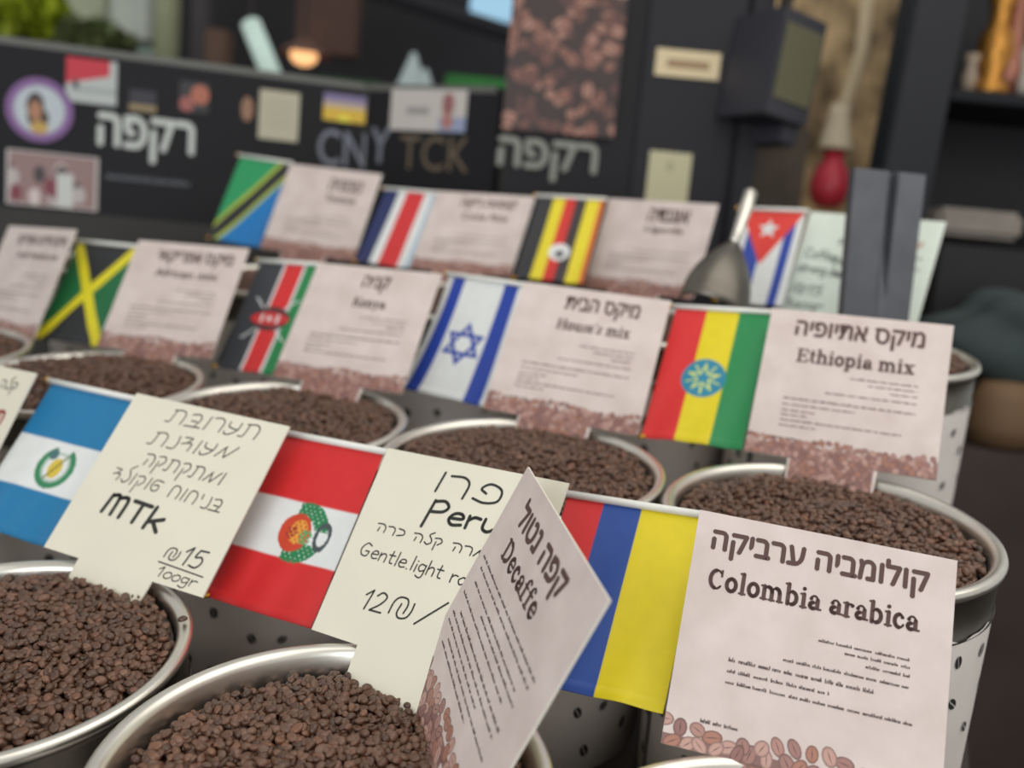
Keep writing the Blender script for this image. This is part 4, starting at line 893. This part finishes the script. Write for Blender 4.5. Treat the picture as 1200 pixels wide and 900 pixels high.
far('white_banner', 130, -40, 172, 30, 6.2, (206, 212, 202), 'pale grey banner right of the greenish one', 'banner', z1=0)
far('stall_counter', 60, 36, 178, 50, 6.0, (60, 62, 52), 'dark stall counter below the pale banners', 'counter', z1=0)
far('pale_crate', 125, 50, 184, 90, 5.8, (156, 176, 170), 'pale blue-grey crate below the stall counter', 'crate', z1=0)
far('timber_post', 183, -60, 200, 90, 5.5, (156, 160, 128), 'pale olive post behind the board', 'post', z1=0)
far('timber_post', 226, -60, 238, 90, 5.7, (78, 74, 76), 'grey post right of the olive post', 'post', z1=0)
far('cardboard_box', 240, 32, 264, 100, 5.2, (98, 74, 60), 'brown cardboard box behind the board', 'box', z1=0)
far('cardboard_box', 350, -30, 420, 14, 6.2, (94, 66, 56), 'reddish brown box high behind the board', 'box', z1=2.55)
bm = bmesh.new(); tube(bm, [at(294, 28, 4.4), at(322, 97, 4.3)], .045, 14); o = bmo('tube_lamp', bm, mat('tube_glow', (190, 208, 200), .4, emit=(176, 200, 190), estr=.5), smooth=True); bm = bmesh.new(); hp_ = at(294, 28, 4.4); tube(bm, [hp_, Vector((hp_.x, hp_.y, 4.1))], .006, 6); bmo('hanger', bm, WOOD, o); tag(o, 'slanting pale tube behind the black board', 'tube lamp')
lp = at(356, 65, 5.0); lo = empty('round_lamp', Matrix.Translation(lp)); tag(lo, 'glowing orange round lamp behind the board', 'lamp')
bm = bmesh.new(); bmesh.ops.create_uvsphere(bm, u_segments=20, v_segments=12, radius=.07)
for v in bm.verts: v.co.z *= .75
bmo('bulb', bm, mat('lamp_glow', (255, 200, 140), .4, emit=(255, 190, 130), estr=1.3), lo, smooth=True)
bm = bmesh.new(); tube(bm, [(0, 0, .05), (0, 0, .9)], .008, 8); bmo('cord', bm, WOOD, lo)
bm = bmesh.new(); lathe(bm, [(.02, .08), (.10, .03), (.13, -.0)], 20); bmo('shade', bm, mat('brown_shade', (96, 60, 44), .6), lo, smooth=True)
for (u, v, s, hh) in ((482, 106, .085, .19), (497, 106, .06, .12)):
    p = at(u, v, 4.2); bm = bmesh.new(); bmesh.ops.create_cone(bm, cap_ends=True, segments=20, radius1=s, radius2=.01, depth=hh); 
    o = bmo('folded_napkin', bm, mat('white_paper', (190, 206, 206), .7), smooth=False); o.location = p+Vector((0, 0, hh/2-.03)); tag(o, 'taller white paper cone standing behind the board' if s > .07 else 'smaller white paper cone beside the taller one', 'paper cone', 'white paper cones behind the board')
p = at(485, 108, 4.2); far('shelf_ledge', 280, 108, 612, 118, 4.1, (70, 70, 66), 'grey ledge behind the board carrying the paper cones', 'ledge', z1=0)
far('green_crate', 522, 86, 598, 104, 4.9, (52, 132, 60), 'bright green crate behind the board', 'crate', z1=0)
far('green_crate', 372, 88, 448, 104, 5.0, (40, 74, 44), 'dark green crate behind the board', 'crate', z1=0)
far('sky_patch', 556, -60, 606, 26, 6.9, (150, 190, 214), 'pale blue glowing panel standing in for the sky at the top by the poster', 'sky patch', emit=(150, 190, 214), es=.75, nz=0, z1=None)  # glowing panel that stands in for a gap of sky
bm = bmesh.new(); tube(bm, [at(430, -14, 5.4), at(612, 44, 5.4)], .05, 6); o = bmo('roof_beam', bm, mat('dark_beam', (34, 34, 40), .7)); tag(o, 'dark sloping roof beam above the far stalls', 'beam')
